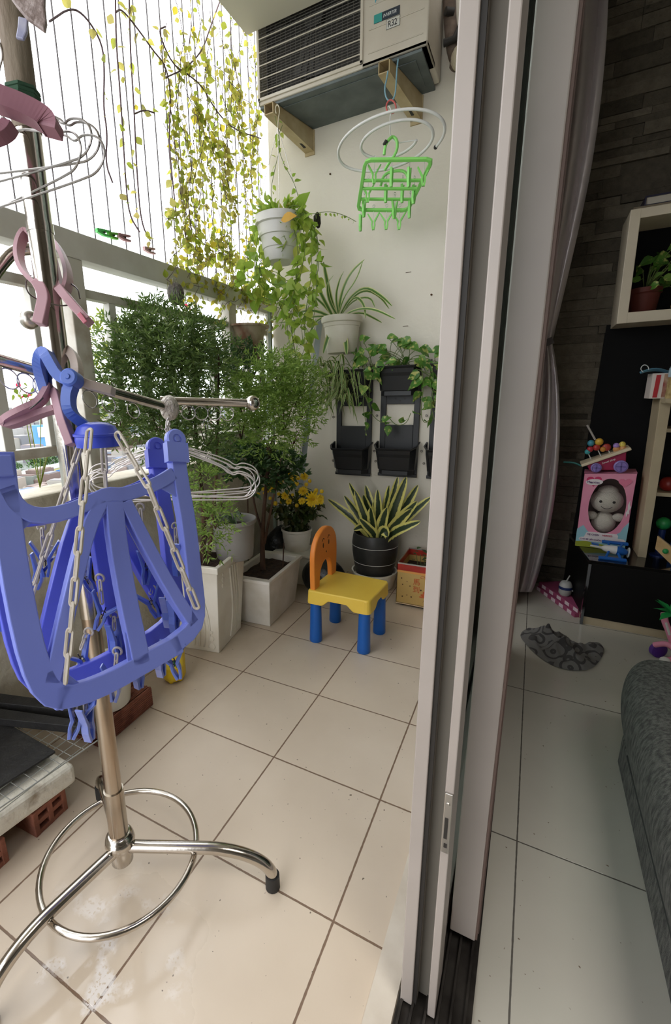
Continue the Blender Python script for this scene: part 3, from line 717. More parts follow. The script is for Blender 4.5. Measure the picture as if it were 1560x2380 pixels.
def peg(c, yaw, open_, s=1.0, up=.03, m=m_bpeg, tilt=0, name='peg', parent=None):
    """one hanging peg: two leaves on a spring, a small link and hook above"""
    parent = parent or rk
    X = V((math.cos(yaw), math.sin(yaw), 0)); Y = V((-math.sin(yaw), math.cos(yaw), 0)); Z = V((0,0,1))
    Rm = Matrix.Rotation(tilt, 3, Y); Zt = Rm @ Z; Xt = Rm @ X
    mb = MB(); L_ = .052*s
    for sg in (-1, 1):
        a = V(c) + Xt*sg*(.003*s) - Zt*0
        # jaw down, handle opening
        j0 = c - Zt*(L_*.55) + Xt*sg*.0015*s; k0 = c + Xt*sg*.0045*s; h0_ = c + Zt*(L_*.48) + Xt*sg*(.004*s+open_*.02*s)
        mb.sweep([j0, lerp(j0, k0, .5)+Xt*sg*.0035*s, k0, h0_], [.0085*s, .0105*s, .011*s, .0085*s], .0032*s, Xt*sg*1.0+Zt*.0)
    p = obj(name, mb, m, parent, bevel=.0007)
    return p
def peg2(c, yaw, open_, m=m_bpeg, s=1.0, tilt=0, parent=None, flip=1):
    """peg built from two bars with their thickness across, easier to read from the side"""
    parent = parent or rk
    X = V((math.cos(yaw), math.sin(yaw), 0)); Y = V((-math.sin(yaw), math.cos(yaw), 0)); Z = V((0,0,flip))
    R_ = Matrix.Rotation(tilt, 3, Y); X, Z = R_ @ X, R_ @ Z
    mb = MB(); L_ = .05*s
    for sg in (-1, 1):
        pts = [c-Z*(L_*.5)+X*(sg*.0022*s), c-Z*(L_*.22)+X*(sg*.005*s), c+X*(sg*.0042*s), c+Z*(L_*.3)+X*(sg*(.005+.010*open_)*s), c+Z*(L_*.52)+X*(sg*(.006+.017*open_)*s)]
        mb.sweep(pts, [.0042*s,.0036*s,.0042*s,.003*s,.0028*s], .0105*s, Y)
    p = obj('peg', mb, m, parent, bevel=.0007)
    obj('peg_spring', MB().tube(arc(c, .0032*s, 0, 2*PI, X, Z, 10)[:-1], .0007*s, 5, closed=True).tube([c-Z*.012*s+Y*.0058*s, c+Z*.006*s+Y*.0058*s], .0008*s, 5), m_pin, p)
    return p
def hang(top_p, c):
    d = c-top_p; L_ = d.length; d.normalize(); n1 = frame_of(d)[0]; mb = MB()
    mb.tube(arc(top_p-V((0,0,.006)), .0062, -PI*.3, PI*1.2, RT, (0,0,1), 10), .0017, 6)
    link(mb, top_p+d*.008, top_p+d*(L_*.55), n1, .0078, .0014)
    link(mb, top_p+d*(L_*.48), c, n1.cross(d), .0078, .0014)
    return obj('peg_hanger', mb, m_cream, rk, smooth=True)
# the pegs that show: (hook pixel, peg pixel, distance, yaw, opening)
yw = math.atan2(RT.y, RT.x)
for hu, hv, pu, pv, d, a, o, tl in [(95,1215,105,1300,.68,.4,.7,.1),(120,1270,92,1330,.69,.2,.5,.3),(205,1460,190,1530,.66,.9,.9,-.3),(231,1335,240,1425,.66,.1,1.0,.45),(265,1420,268,1485,.67,1.2,.3,0),
        (325,1170,340,1320,.72,.5,.5,.15),(352,1360,352,1400,.73,.2,.9,-.3),(385,1335,388,1420,.71,1.4,.3,0),(408,1215,412,1300,.735,1.1,.4,.1),(432,1215,424,1295,.72,1.3,.3,-.1),
        (415,1385,405,1430,.70,1.2,.3,.1),(272,1505,270,1590,.655,.1,.9,.2),(330,1500,322,1560,.68,1.0,.4,.1),(378,1500,372,1535,.69,1.3,.4,0),(400,1490,405,1540,.68,.15,1.0,-.2),
        (170,1625,178,1672,.60,.3,.6,.35),(196,1600,203,1680,.605,1.35,.3,0),(55,1290,45,1400,.66,.6,.5,.1),(18,1330,10,1420,.60,.5,.9,.2),(180,1275,200,1345,.70,.7,.8,-.35)]:
    tp, c = dep(hu, hv, d), dep(pu, pv, d)
    peg2(c, yw+a, o, s=1.08, tilt=tl); hang(tp, c+V((0,0,.014)))

# ================================================================== BIG PLASTIC PEGS ON THE POLE
m_pink = mat('faded_pink_plastic', (196,156,164), .45, c2=(186,142,152), scale=10)
m_pinkin = mat('pink_plastic', (206,120,136), .45)
def bigpeg(label, halves, ring, loc, m=m_pink):
    t = thing('clothes_peg', label, 'clothes peg', loc, 'large pink clothes pegs on the pole')
    for uvd, w, t_ in halves:
        pts = smoothp([dep(u, v, d) for u, v, d in uvd], 2)
        q = FW
        o = obj('peg_half', MB().sweep(pts, w, t_, q), m, t, bevel=.0022)
    for r_ in ring:
        obj('spring_ring', MB().tube(smoothp([dep(u, v, d) for u, v, d in r_], 2), .0011, 6), m_pin, t, smooth=True)
    return t
d0 = .685
bigpeg('faded pink large peg, upper one on the pole, jaws round the pole', [
    ([(90,655,d0-.02),(109,688,d0-.022),(104,720,d0-.02),(95,756,d0-.02)], .0165, .022),
    ([(140,672,d0-.015),(160,697,d0-.02),(182,722,d0-.02),(207,750,d0-.02)], .0125, .022)],
    [[(72,640,d0),(58,655,d0-.02),(64,682,d0-.03),(88,696,d0-.02)], [(166,660,d0),(182,672,d0-.01),(186,694,d0-.02)], [(118,706,d0-.03),(145,712,d0-.03),(172,706,d0-.025)]], dep(104, 690, d0))
for lp in ([(64,536,d0+.02),(48,556,d0+.012),(42,592,d0),(52,628,d0-.01),(76,656,d0-.018),(99,672,d0-.02),(104,640,d0-.012),(98,602,d0),(86,566,d0+.014)], [(120,552,d0+.05),(142,584,d0+.03),(158,624,d0+.01),(159,662,d0-.006),(148,682,d0-.015),(136,654,d0-.004),(126,612,d0+.012),(118,580,d0+.035)]):
    obj('peg_jaw', MB().sweep(smoothp([dep(*q) for q in lp], 2, closed=True), .0062, .021, FW, closed=True), m_pink, bpy.data.objects['clothes_peg'], bevel=.0015)
obj('peg_window', MB().sweep([dep(183, 728, d0-.034), dep(199, 750, d0-.034)], .0065, .003, FW), m_pinkin, bpy.data.objects['clothes_peg'], bevel=.001)
d1_ = .672
bigpeg('faded pink large peg, lower one on the pole, turned sideways', [
    ([(120,888,d1_+.03),(108,912,d1_+.01),(92,936,d1_),(60,950,d1_-.01),(30,965,d1_-.012),(10,978,d1_-.01),(16,990,d1_-.005),(50,980,d1_),(90,962,d1_+.01),(130,950,d1_+.01)], .0085, .02),
    ([(118,890,d1_+.035),(132,918,d1_+.02),(138,944,d1_),(146,975,d1_-.01),(158,1008,d1_-.01),(168,1034,d1_-.01)], .012, .02)],
    [[(70,950,d1_-.02),(90,935,d1_-.02),(100,925,d1_-.01)]], dep(110, 950, d1_))
d2_ = .54
bigpeg('large dusky pink plastic peg at the top, over the grey wire hangers', [
    ([(-60,205,d2_-.01),(0,232,d2_-.006),(50,250,d2_),(95,272,d2_+.006),(118,290,d2_+.01),(116,308,d2_+.012)], .0225, .02),
    ([(-60,330,d2_),(-10,318,d2_),(15,306,d2_+.004),(24,290,d2_+.006)], .012, .018)],
    [], dep(60, 260, d2_), mat('dusky_pink_plastic', (168,118,132), .45, c2=(150,104,118), scale=10))
# ================================================================== POTS AND STANDS
m_wplast = mat('white_planter_plastic', (238,232,220), .45, c2=(216,206,188), scale=7, sharp=(.45,.8))
m_soil = mat('dark_soil', (44,32,25), .95, c2=(70,50,38), scale=60, bump=1.5, bscale=90)
m_gplast = mat('grey_pot_plastic', (150,146,142), .5, c2=(134,130,126), scale=9)
m_black = mat('black_plastic', (36,37,39), .5, c2=(48,49,50), scale=20)
m_bark = mat('brown_bark', (92,66,50), .9, c2=(58,40,32), scale=30, stretch=(1,1,.3), bump=.6)
m_stem = mat('green_stem', (96,112,56), .6)
def square_pot(name, label, cat, c, b, t, h, yaw, m, wall=.012, lx=1.0, ly=1.0, wave=None, group=None):
    """tapered four-sided planter: half side b at the foot, t at the rim"""
    r = thing(name, label, cat, c, group); c = V(c)
    X = V((math.cos(yaw), math.sin(yaw), 0)); Y = V((-X.y, X.x, 0)); K = ((-1,-1),(1,-1),(1,1),(-1,1))
    def ring(s, z): return [c+X*(i*s*lx)+Y*(j*s*ly)+V((0,0,z)) for i, j in K]
    R = [ring(b, 0), ring(t*.985+b*.015, h*.93), ring(t*.985+b*.015, h*.93), ring(t+.006, h*.93), ring(t+.006, h), ring(t-wall, h), ring(t-wall-.004, h-.05)]
    vs_ = [p for q in R for p in q]
    fs = [(4*i+k, 4*i+(k+1) % 4, 4*i+4+(k+1) % 4, 4*i+4+k) for i in range(len(R)-1) for k in range(4)]
    mb = MB().add(vs_, [(3,2,1,0)]+fs)
    obj('planter_wall', mb, m, r, bevel=.004)
    sm = MB(); n = 9; q = ring(t-wall-.003, h-.03); g = []
    for i in range(n):
        for j in range(n): g.append(lerp(lerp(q[0], q[1], i/(n-1)), lerp(q[3], q[2], i/(n-1)), j/(n-1))+V((0,0,rnd(-.005,.006))))
    sm.add(g, [(i*n+j, (i+1)*n+j, (i+1)*n+j+1, i*n+j+1) for i in range(n-1) for j in range(n-1)])
    obj('soil', sm, m_soil, r, smooth=True)
    r_info[name] = (c, X, Y)
    return r
r_info = {}
def round_pot(name, label, cat, c, prof, m, soil_z, soil_r, group=None, n=36, rings=()):
    r = thing(name, label, cat, c, group); c = V(c)
    obj('pot_wall', MB().lathe(prof, c, n, cap=False).lathe([(prof[0][0], prof[0][1]), (.001, prof[0][1])], c, n, cap=False), m, r, smooth=True)
    s = MB(); s.lathe([(soil_r, soil_z), (soil_r*.6, soil_z+.004), (.002, soil_z+.007)], c, 20, cap=False)
    obj('soil', s, m_soil, r, smooth=True)
    return r

# tall tapered planter with embossed waves
c_tall = V((-.272, .745, 0))
tall = square_pot('tall_planter', 'tall tapered cream white planter with embossed waves and discs', 'planter', c_tall, .105, .128, .365, math.radians(10), m_wplast)
c, X, Y = r_info['tall_planter']
emb = MB()
for fX, fN in ((X, -Y), (Y, X)):
    for k in range(4):
        pts = []
        for i in range(15):
            t = i/14; z = .02+.31*t; hw = lerp(.105, .128, t/.93)
            pts.append(c + fN*(hw+.0012) + fX*(-.01+k*.021+.022*math.sin(t*3.6+.4)) + V((0,0,z)))
        emb.tube(pts, .0042, 6)
obj('embossed_waves', emb, m_wplast, tall, smooth=True)
for fX, fN in ((X, -Y), (Y, X)):
    for z, rr in ((.028,.014),(.062,.012),(.09,.0085),(.30,.011),(.275,.009),(.32,.007)):
        for s in (-1,) if z > .2 else (1,):
            hw = lerp(.105, .128, z/.34)
            obj('embossed_disc', MB().lathe([(rr,0),(rr*.9,.0025),(rr*.6,.0032)], c+fN*hw+fX*(s*.078)+V((0,0,z)), 18, ax=fN), m_wplast, tall, smooth=True)
# low planter with dark soil
low = square_pot('low_planter', 'low rectangular white planter full of dark soil, behind the tall one', 'planter', (-.168, 1.065, 0), .08, .098, .225, math.radians(4), mat('white_planter_dusty', (236,230,222), .5, c2=(212,204,190), scale=8), lx=1, ly=1.75)
obj('planter_stick', MB().tube([(-.125, 1.14, .18), (-.122, 1.15, .31)], .003, 6), m_bark, low)
# black bag and crates behind
bb = MB().ball((-.335, 1.50, .14), .13, 16, (.7,.8,1.05))
for p in bb.v: p += rdir()*.012; p.z = max(p.z, .001); p.y = min(p.y, 1.675)
tag(obj('black_bag', bb, mat('black_film', (20,20,22), .35, bump=.8, bscale=25), loc=(-.335,1.5,0), smooth=True, sub=1), 'slack black plastic bag in the corner behind the potted plants', 'bag')
bb = MB().ball((.0, 1.33, .095), .125, 16, (.95,.75,.78))  # bag-shaped lump in place of a dark plastic pot with soil
for p in bb.v: p += rdir()*.009; p.z = max(p.z, .001)
tag(obj('black_bag', bb, mat('black_film', (20,20,22), .35, bump=.8, bscale=25), loc=(.02,1.36,0), smooth=True, sub=1), 'bag-shaped black lump for a dark plastic pot of soil behind the small chair', 'bag')
# white box carrying the chrysanthemum
bx = thing('planter_box', 'upturned long white planter box carrying the yellow chrysanthemum', 'planter', (-.19, 1.47, 0))
for z0, z1, hx, hy in ((.155,.172,.118,.09),(.05,.155,.104,.078)):
    obj('box_rim' if z0 > .1 else 'box_wall', MB().box(-.2-hx, -.2+hx, 1.47-hy, 1.47+hy, z0 if z0 > .1 else 0, z1), m_wplast, bx, bevel=.006)
# grey round pot
cg = V((-.176, .835, .340))
gp_ = round_pot('plant_pot', 'round grey plastic pot standing on the back rim of the tall white planter', 'plant pot', cg, [(.070,0),(.073,.004),(.078,.05),(.0835,.135),(.0845,.14),(.092,.146),(.092,.16),(.089,.161),(.085,.152),(.08,.12)], m_gplast, .125, .081)
# chrysanthemum pot
cm = V((-.215, 1.465, .172))
round_pot('plant_pot', 'white ribbed round pot of the yellow chrysanthemum on the white box', 'plant pot', cm, [(.062,0),(.066,.004),(.068,.03),(.070,.031),(.072,.06),(.074,.061),(.077,.1),(.082,.104),(.082,.116),(.078,.116),(.074,.1)], m_wplast, .098, .073)
# black pot on a white bucket
cs_ = V((.19, 1.548, 0))
sc = thing('saucer_bucket', 'low white plastic bucket under the black pot of the snake plant', 'bucket', cs_)
obj('bucket_wall', MB().lathe([(.085,0),(.098,.01),(.108,.06),(.112,.082),(.116,.085),(.116,.092),(.108,.092),(.10,.07),(.002,.07)], cs_, 40, cap=False), m_wplast, sc, smooth=True)
cb = cs_+V((0,0,.0705))
bp_ = round_pot('plant_pot', 'round black pot with two thin white lines, holding the snake plant', 'plant pot', cb, [(.088,0),(.092,.006),(.104,.06),(.113,.12),(.1155,.17),(.112,.205),(.108,.222),(.103,.224),(.101,.215),(.104,.18)], mat('black_glazed_pot', (40,40,39), .42, c2=(52,52,50), scale=14), .195, .103)
for zz, rr in ((.163,.1162),(.077,.1075)): obj('white_line', MB().lathe([(rr,-.0014),(rr+.0007,0),(rr,.0014)], cb+V((0,0,zz)), 40, cap=False), mat('pot_line', (205,203,198), .5), bp_, smooth=True)
# biscuit tin
m_tin = mat('tin_gold', (206,172,104), .4, c2=(196,160,92), scale=7)
tx0, tx1, ty0, ty1, th = .350, .585, 1.382, 1.612, .213
tin = thing('biscuit_tin', 'square gold and red tin box used as a planter, by the door frame', 'tin box', ((tx0+tx1)/2, (ty0+ty1)/2, .0))
wl = MB(); w = .002
for a in ((tx0,tx1,ty0,ty0+w),(tx0,tx1,ty1-w,ty1),(tx0,tx0+w,ty0,ty1),(tx1-w,tx1,ty0,ty1)): wl.box(*a, .012, th-.034)
wl.box(tx0, tx1, ty0, ty1, .012, .016)
obj('tin_wall', wl, m_tin, tin)
rb = MB()
for a in ((tx0-.001,tx1+.001,ty0-.001,ty0+w),(tx0-.001,tx1+.001,ty1-w,ty1+.001),(tx0-.001,tx0+w,ty0-.001,ty1+.001),(tx1-w,tx1+.001,ty0-.001,ty1+.001)): rb.box(*a, th-.036, th-.006)
obj('red_band', rb, mat('tin_red', (190,52,36), .4, c2=(160,44,32), scale=20), tin)
rb = MB()
for a in ((tx0-.0015,tx1+.0015,ty0-.0015,ty0+w),(tx0-.0015,tx1+.0015,ty1-w,ty1+.0015),(tx0-.0015,tx0+w,ty0-.0015,ty1+.0015),(tx1-w,tx1+.0015,ty0-.0015,ty1+.0015)): rb.box(*a, th-.006, th)
obj('tin_rim', rb, mat('tin_bare_metal', (190,186,178), .35, .8), tin)
rb = MB().tube([(tx0, ty0-.001, .012), (tx1, ty0-.001, .012)], .0025, 6); rb.tube([(tx0-.001, ty0, .012), (tx0-.001, ty1, .012)], .0025, 6)
obj('tin_seam', rb, mat('tin_seam_pale', (216,188,146), .4), tin)
obj('tin_foot', MB().box(tx0+.02, tx1-.02, ty0+.012, ty1-.02, 0, .012), m_dark, tin)
obj('gold_band', MB().box(tx0, tx1, ty0-.0012, ty0, th-.046, th-.037), mat('tin_orange', (226,160,84), .4), tin)
obj('soil', MB().box(tx0+.004, tx1-.004, ty0+.004, ty1-.004, .14, .148), m_soil, tin)
m_tp = mat('tin_print', (202,92,44), .5)
text('tin_lettering', '馬', .034, (.424, ty0-.0008, .118), (1,0,0), (0,0,1), m_tp, tin); text('tin_lettering', '到', .034, (.424, ty0-.0008, .080), (1,0,0), (0,0,1), m_tp, tin)
text('tin_lettering', 'Chi-Minh', .021, (.455, ty0-.0008, .150), (1,0,0), (0,0,1), m_tp, tin, shear=.3, squash=.95)
hs = MB()
for cx_, cz_, a_, b_ in ((.50,.082,.03,.012),(.52,.098,.022,.014),(.475,.07,.014,.006),(.53,.065,.02,.006),(.49,.064,.022,.005),(.512,.112,.009,.01),(.468,.06,.013,.004)): hs.ball((cx_, ty0-.0004, cz_), 1, 10, (a_, .0008, b_))
obj('running_horse_print', hs, m_tp, tin)
pk_ = MB()
for cx_, cz_, r_ in ((.372,.138,.003),(.378,.108,.003),(.412,.105,.003),(.379,.048,.0035),(.40,.058,.0022),(.42,.052,.0035),(.398,.125,.0018),(.462,.093,.004)): pk_.lathe([(r_,0),(r_,.0008)], (cx_, ty0-.0004, cz_), 10, ax=(0,-1,0))
obj('rust_spots', pk_, mat('rust_dark', (84,60,36), .8), tin)
text('tin_lettering', 'Ngon', .015, (.472, ty0-.0008, .035), (1,0,0), (0,0,1), mat('tin_print_dull', (150,120,70), .5), tin, shear=.3)

# hanging pot
ch = V((-.238, 1.385, 1.553))
hpot = round_pot('hanging_pot', 'round white ribbed hanging pot on thin wires below the air conditioner', 'plant pot', ch, [(.064,0),(.068,.004),(.074,.05),(.078,.052),(.086,.098),(.092,.1),(.100,.142),(.110,.146),(.112,.178),(.108,.18),(.102,.165)], mat('white_pot_plastic', (214,212,208), .4, c2=(200,198,196), scale=5), .155, .1)
hk_top = V((-.238, 1.388, Z0-.03))
for a in range(4):
    an = a*PI/2+.5
    obj('hanging_wire', MB().tube([ch+V((math.cos(an)*.109, math.sin(an)*.109, .17)), hk_top-V((0,0,.08))], .0011, 5), m_wire, hpot)
obj('hook', MB().tube(smoothp([hk_top-V((0,0,.085)), hk_top-V((-.004,0,.05)), hk_top-V((-.012,0,.02)), hk_top-V((.0,0,-.004)), hk_top-V((.012,0,.012)), hk_top-V((.006,0,.03))], 2), .0022, 7), mat('cream_hook', (206,196,170), .4), hpot, smooth=True)
# pot with the spider plant, hung on the end wall
cp = V((-.017, 1.585, 1.165))
sp_pot = round_pot('wall_pot', 'cream white wall pot with rolled rim under the large spider plant', 'plant pot', cp, [(.066,0),(.07,.004),(.08,.08),(.083,.118),(.086,.12),(.089,.135),(.096,.138),(.099,.15),(.098,.162),(.092,.166),(.086,.158),(.084,.14)], mat('cream_pot', (216,210,196), .5, c2=(204,196,178), scale=8), .14, .084)
# leaning steel angle
ang = thing('angle_bar', 'galvanised steel angle bar leaning upright against the white end wall', 'steel bar', (-.235, 1.60, .0))
a0, a1 = ony(744, 742, 1.66), ony(690, 1200, 1.58); dirn = (a1-a0); a1 = a0+dirn*(a0.z-.002)/(-dirn.z)
m_zinc = mat('zinc_steel', (176,182,188), .4, .5, c2=(150,156,164), scale=6, stretch=(1,1,.2))
obj('flange', MB().sweep([a0, a1], .030, .002, (.35,-.93,0)), m_zinc, ang); obj('flange', MB().sweep([a0+V((-.019,-.008,0)), a1+V((-.019,-.008,0))], .022, .002, (.9,.35,0)), m_zinc, ang)
gb_ = thing('garden_stake', 'thin green-grey steel post standing upright at the corner of the railing', 'post', (-.40, 1.6, .0))
obj('stake', MB().box(-.432, -.416, 1.592, 1.608, .0, 1.42), mat('grey_green_paint', (132,142,128), .5), gb_)

# ------------------------------------------------------------------ wall planters
labs = ['black plastic wall planter at the left, half hidden by the small spider plant', 'black plastic wall planter in the middle with trailing pothos', 'black plastic wall planter at the right, cut off by the door frame']
m_wp = mat('black_wall_planter', (33,34,37), .42, c2=(28,29,31), scale=10)
def wall_planter(x0, x1, zb, label):
    r = thing('wall_planter', label, 'wall planter', ((x0+x1)/2, YW, zb), 'black wall planters')
    yb_ = YW-.004; w = x1-x0; zt = zb+.50
    wz0, wz1 = zb+.245, zb+.345
    bp = MB().box(x0, x0+.028, yb_-.012, yb_, zb, zt).box(x1-.028, x1, yb_-.012, yb_, zb, zt).box(x0+.028, x1-.028, yb_-.012, yb_, zb, wz0).box(x0+.028, x1-.028, yb_-.012, yb_, wz1, zt)
    bp.box(x0-.002, x1+.002, yb_-.02, yb_-.012, zb-.012, zb+.004)
    obj('back_panel', bp, m_wp, r, bevel=.002)
    for zz, n in ((zb+.185, 4), (zb+.205, 3), (zb+.37, 4), (zb+.36, 3)):
        for k in range(n): obj('drain_hole', MB().lathe([(.0032,0),(.0032,.0006)], (x0+w*(k+.7)/(n+.4), yb_-.0121, zz), 8, ax=(0,-1,0)), m_dark, r)
    for z0, nm in ((zb+.004, 'lower_pocket'), (zb+.385, 'upper_pocket')):
        h, d0, d1 = .135, .062, .098
        e = .012
        def ring(dx, dep_, z): return [V((x0-dx, yb_-.012, z)), V((x0-dx, yb_-.012-dep_*.55, z)), V((x0-dx+.02, yb_-.012-dep_, z)), V((x1+dx-.02, yb_-.012-dep_, z)), V((x1+dx, yb_-.012-dep_*.55, z)), V((x1+dx, yb_-.012, z))]
        R = [ring(-.012, d0*.9, z0), ring(-.012, d0*.9, z0+.022), ring(-.006, d0, z0+.024), ring(.004, d1-.01, z0+h-.012), ring(.008, d1, z0+h-.01), ring(.012, d1+.006, z0+h), ring(.004, d1-.004, z0+h), ring(.002, d1-.012, z0+h-.03), ring(-.004, d0, z0+.05)]
        for k in (3, 4, 5, 6): R[k][0].z += .026; R[k][5].z += .026; R[k][1].z += .012; R[k][4].z += .012
        n = 6; vs_ = [p for q in R for p in q]
        fs = [(i*n+k, i*n+k+1, (i+1)*n+k+1, (i+1)*n+k) for i in range(len(R)-1) for k in range(n-1)]+[tuple(range(n))[::-1], tuple((len(R)-1)*n+k for k in range(n))]
        obj(nm, MB().add(vs_, fs), m_wp, r, bevel=.0015)
    sc_ = MB()
    for s, zz in ((-1, zb+.29), (-1, zb+.06), (1, zb+.12)):
        xx = x0-.018 if s < 0 else x1+.018
        sc_.tube([(xx, YW, zz), (xx, YW-.012, zz)], .0016, 6).tube(arc((xx, YW-.014, zz), .005, 0, 2*PI, (1,0,0), (0,0,1), 10)[:-1], .0014, 5, closed=True)
    obj('screw_hook', sc_, m_pin, r)
    return r
wall_planter(-.073, .118, .567, labs[0]); wall_planter(.162, .355, .575, labs[1]); wall_planter(.405, .598, .575, labs[2])
# dark spots and scratches of the wall: small nails
for u, v in [(1003,685),(768,405),(950,633),(943,758)]:
    p = ony(u, v, YW); tag(obj('wall_nail', MB().lathe([(.004,-.0),(.0045,.004),(.002,.006)], p, 8, ax=(0,-1,0)) if u != 950 and u != 943 else MB().box(p.x-.013, p.x+.012, YW-.002, YW, p.z-.001, p.z+.001), mat('rust_dark', (84,60,36), .8), loc=p), 'small dark nail or scratch mark on the bare white end wall', 'nail', 'small marks on the white wall')

# ================================================================== CHILD'S CHAIR
m_yel = mat('yellow_plastic', (242,206,84), .38, c2=(232,192,70), scale=5)
m_org = mat('orange_plastic', (240,146,58), .38, c2=(232,134,48), scale=5)
m_blu = mat('royal_blue_plastic', (14,92,178), .35)
LC = [V((.146,.918,0)), V((.347,.922,0)), V((.357,1.092,0)), V((.154,1.105,0))]
chr_ = thing('childs_chair', "child's plastic chair with yellow seat, orange back and blue legs", 'chair', (.25, 1.01, 0))
for p in LC: obj('leg', MB().lathe([(.0235,0),(.026,.004),(.0255,.02),(.022,.155),(.022,.185)], p, 26), m_blu, chr_, smooth=True)
o = .027
Q = [LC[0]+V((-o,-o,0)), LC[1]+V((o,-o,0)), LC[2]+V((o,o,0)), LC[3]+V((-o,o,0))]
def rrect(q, r, z, n=5):
    pts = []
    for i in range(4):
        a, b, c = q[i-1], q[i], q[(i+1) % 4]; d1, d2 = (a-b).normalized(), (c-b).normalized()
        for k in range(n): t = k/(n-1); pts.append(lerp(lerp(b+d1*r, b, t), lerp(b, b+d2*r, t), t)+V((0,0,z)))
    return pts
seat = MB(); zt = .226; ts = rrect(Q, .02, zt); n = len(ts); lower = []
for i, p in enumerate(rrect(Q, .02, 0)):
    dmin = min((p-V((l.x, l.y, 0))).length for l in LC); k = max(0, min(1, (dmin-.045)/.03)); k = k*k*(3-2*k)
    lower.append(V((p.x, p.y, .170+k*.026)))
# refine the skirt edge so that it dips at the legs
def edge_loop(z_fn, grow=0):
    pts = []
    b0 = rrect(Q, .02, 0)
    base = rrect([q+((q-V((.25,1.01,0))).normalized()*grow) for q in Q], .02, 0)
    for i in range(len(base)):
        a, b = base[i], base[(i+1) % len(base)]; m = max(1, round((b0[(i+1) % len(b0)]-b0[i]).length/.008))
        for j in range(m): p = lerp(a, b, j/m); pts.append(V((p.x, p.y, z_fn(p))))
    return pts
def skirt(p):
    dmin = min((p-V((l.x, l.y, 0))).length for l in LC); k = max(0, min(1, (dmin-.042)/.03)); k = k*k*(3-2*k); return .170+k*.024
cen = V((.25, 1.01, 0))
top_ = edge_loop(lambda p: zt-.004); top2 = edge_loop(lambda p: zt, -.005); low_ = edge_loop(skirt, .003); lowi = edge_loop(lambda p: skirt(p), -.004)
n = len(top_); seat.add(low_+top_+top2+lowi, [(i, (i+1) % n, n+(i+1) % n, n+i) for i in range(n)]+[(n+i, n+(i+1) % n, 2*n+(i+1) % n, 2*n+i) for i in range(n)]+[tuple(range(2*n, 3*n))]+[((i+1) % n, i, 3*n+i, 3*n+(i+1) % n) for i in range(n)])
obj('seat', seat, m_yel, chr_, bevel=.003)
# back: an arch with a cut-out, standing on the left edge of the seat
ya_, yb2, xb_ = .905, 1.125, .138
prof_o = [(ya_, zt-.02), (ya_-.006, zt+.08), (ya_-.004, zt+.15), (ya_+.02, zt+.195), (ya_+.06, zt+.222), ((ya_+yb2)/2, zt+.232), (yb2-.06, zt+.222), (yb2-.02, zt+.195), (yb2+.004, zt+.15), (yb2+.006, zt+.08), (yb2, zt-.02)]
prof_i = [(yb2-.045, zt-.02), (yb2-.052, zt+.055), (yb2-.072, zt+.082), ((ya_+yb2)/2+.01, zt+.092), ((ya_+yb2)/2-.01, zt+.092), (ya_+.072, zt+.082), (ya_+.052, zt+.055), (ya_+.045, zt-.02)]
ol = smoothp([V((xb_-.0, y, z)) for y, z in prof_o], 2)+smoothp([V((xb_, y, z)) for y, z in prof_i], 2)
obj('backrest', MB().prism([p-V((.011,0,0)) for p in ol], (.022, 0, 0)), m_org, chr_, bevel=.006, seg=3, smooth=True)
fc_ = MB(); xf = xb_+.0112
for s in (-1, 1):
    cy_ = 1.012+s*.028
    fc_.lathe([(.0075,0),(.0075,.0008)], (xf, cy_, zt+.160), 12, ax=(1,0,0), sx=.6, sy=1.4)
    fc_.tube([(xf, cy_-.012, zt+.180), (xf, cy_, zt+.19), (xf, cy_+.012, zt+.184)], .0015, 5)
fc_.lathe([(.004,0),(.004,.0008)], (xf, 1.015, zt+.126), 10, ax=(1,0,0))
obj('face_print', fc_, mat('brown_print', (70,40,24), .6), chr_)

# ================================================================== LEFT CORNER: BRICKS, FOAM BOX, BUCKET, BOTTLE
m_clay = mat('red_clay_brick', (154,96,76), .85, c2=(118,70,54), scale=25, bump=.4)
m_clayd = mat('dark_clay_brick', (150,92,74), .85, c2=(112,62,48), scale=25, bump=.4, bscale=70)
def hollow_brick(cx_, cy_, z0, yaw, L_, W_, H_, label, m=m_clay, nx=2, nz=2, grooves=False):
    t = thing('hollow_brick', label, 'brick', (cx_, cy_, z0), 'hollow clay bricks')
    X = V((math.cos(yaw), math.sin(yaw), 0)); Y = V((-X.y, X.x, 0)); Z = V((0,0,1)); C = V((cx_, cy_, z0)); mb = MB(); wl_ = .012
    for k in range(nx+1): mb.obox(C+X*((W_-wl_)*(k/nx-.5))+Z*H_/2, X*wl_/2, Y*L_/2, Z*H_/2)
    for k in range(nz+1): mb.obox(C+Z*(wl_/2+(H_-wl_)*k/nz), X*(W_/2-.001), Y*(L_/2-.0005), Z*wl_/2)
    o = obj('brick_body', mb, m, t, bevel=.0015)
    if grooves:
        g_ = MB()
        for k in range(9):
            for s in (-1, 1): g_.obox(C+X*(s*W_/2)+Z*(.006+(H_-.012)*k/8), X*.0016, Y*L_/2, Z*.0022)
        for k in range(9): g_.obox(C+X*(W_*(k/8-.5)*.95)+Z*H_, X*.0022, Y*L_/2, Z*.0016)
        obj('ribbed_face', g_, m, t)
    return t
hollow_brick(-.222, .205, 0, math.radians(2), .21, .13, .066, 'ribbed red brown brick lying flat under the white bucket', m_clayd, grooves=True)
hollow_brick(-.118, -.115, 0, math.radians(-87), .105, .085, .064, 'red hollow brick under the right end of the foam slab'); hollow_brick(-.118, -.262, 0, math.radians(-87), .105, .09, .064, 'red hollow brick at the left edge of the frame, under the foam slab')
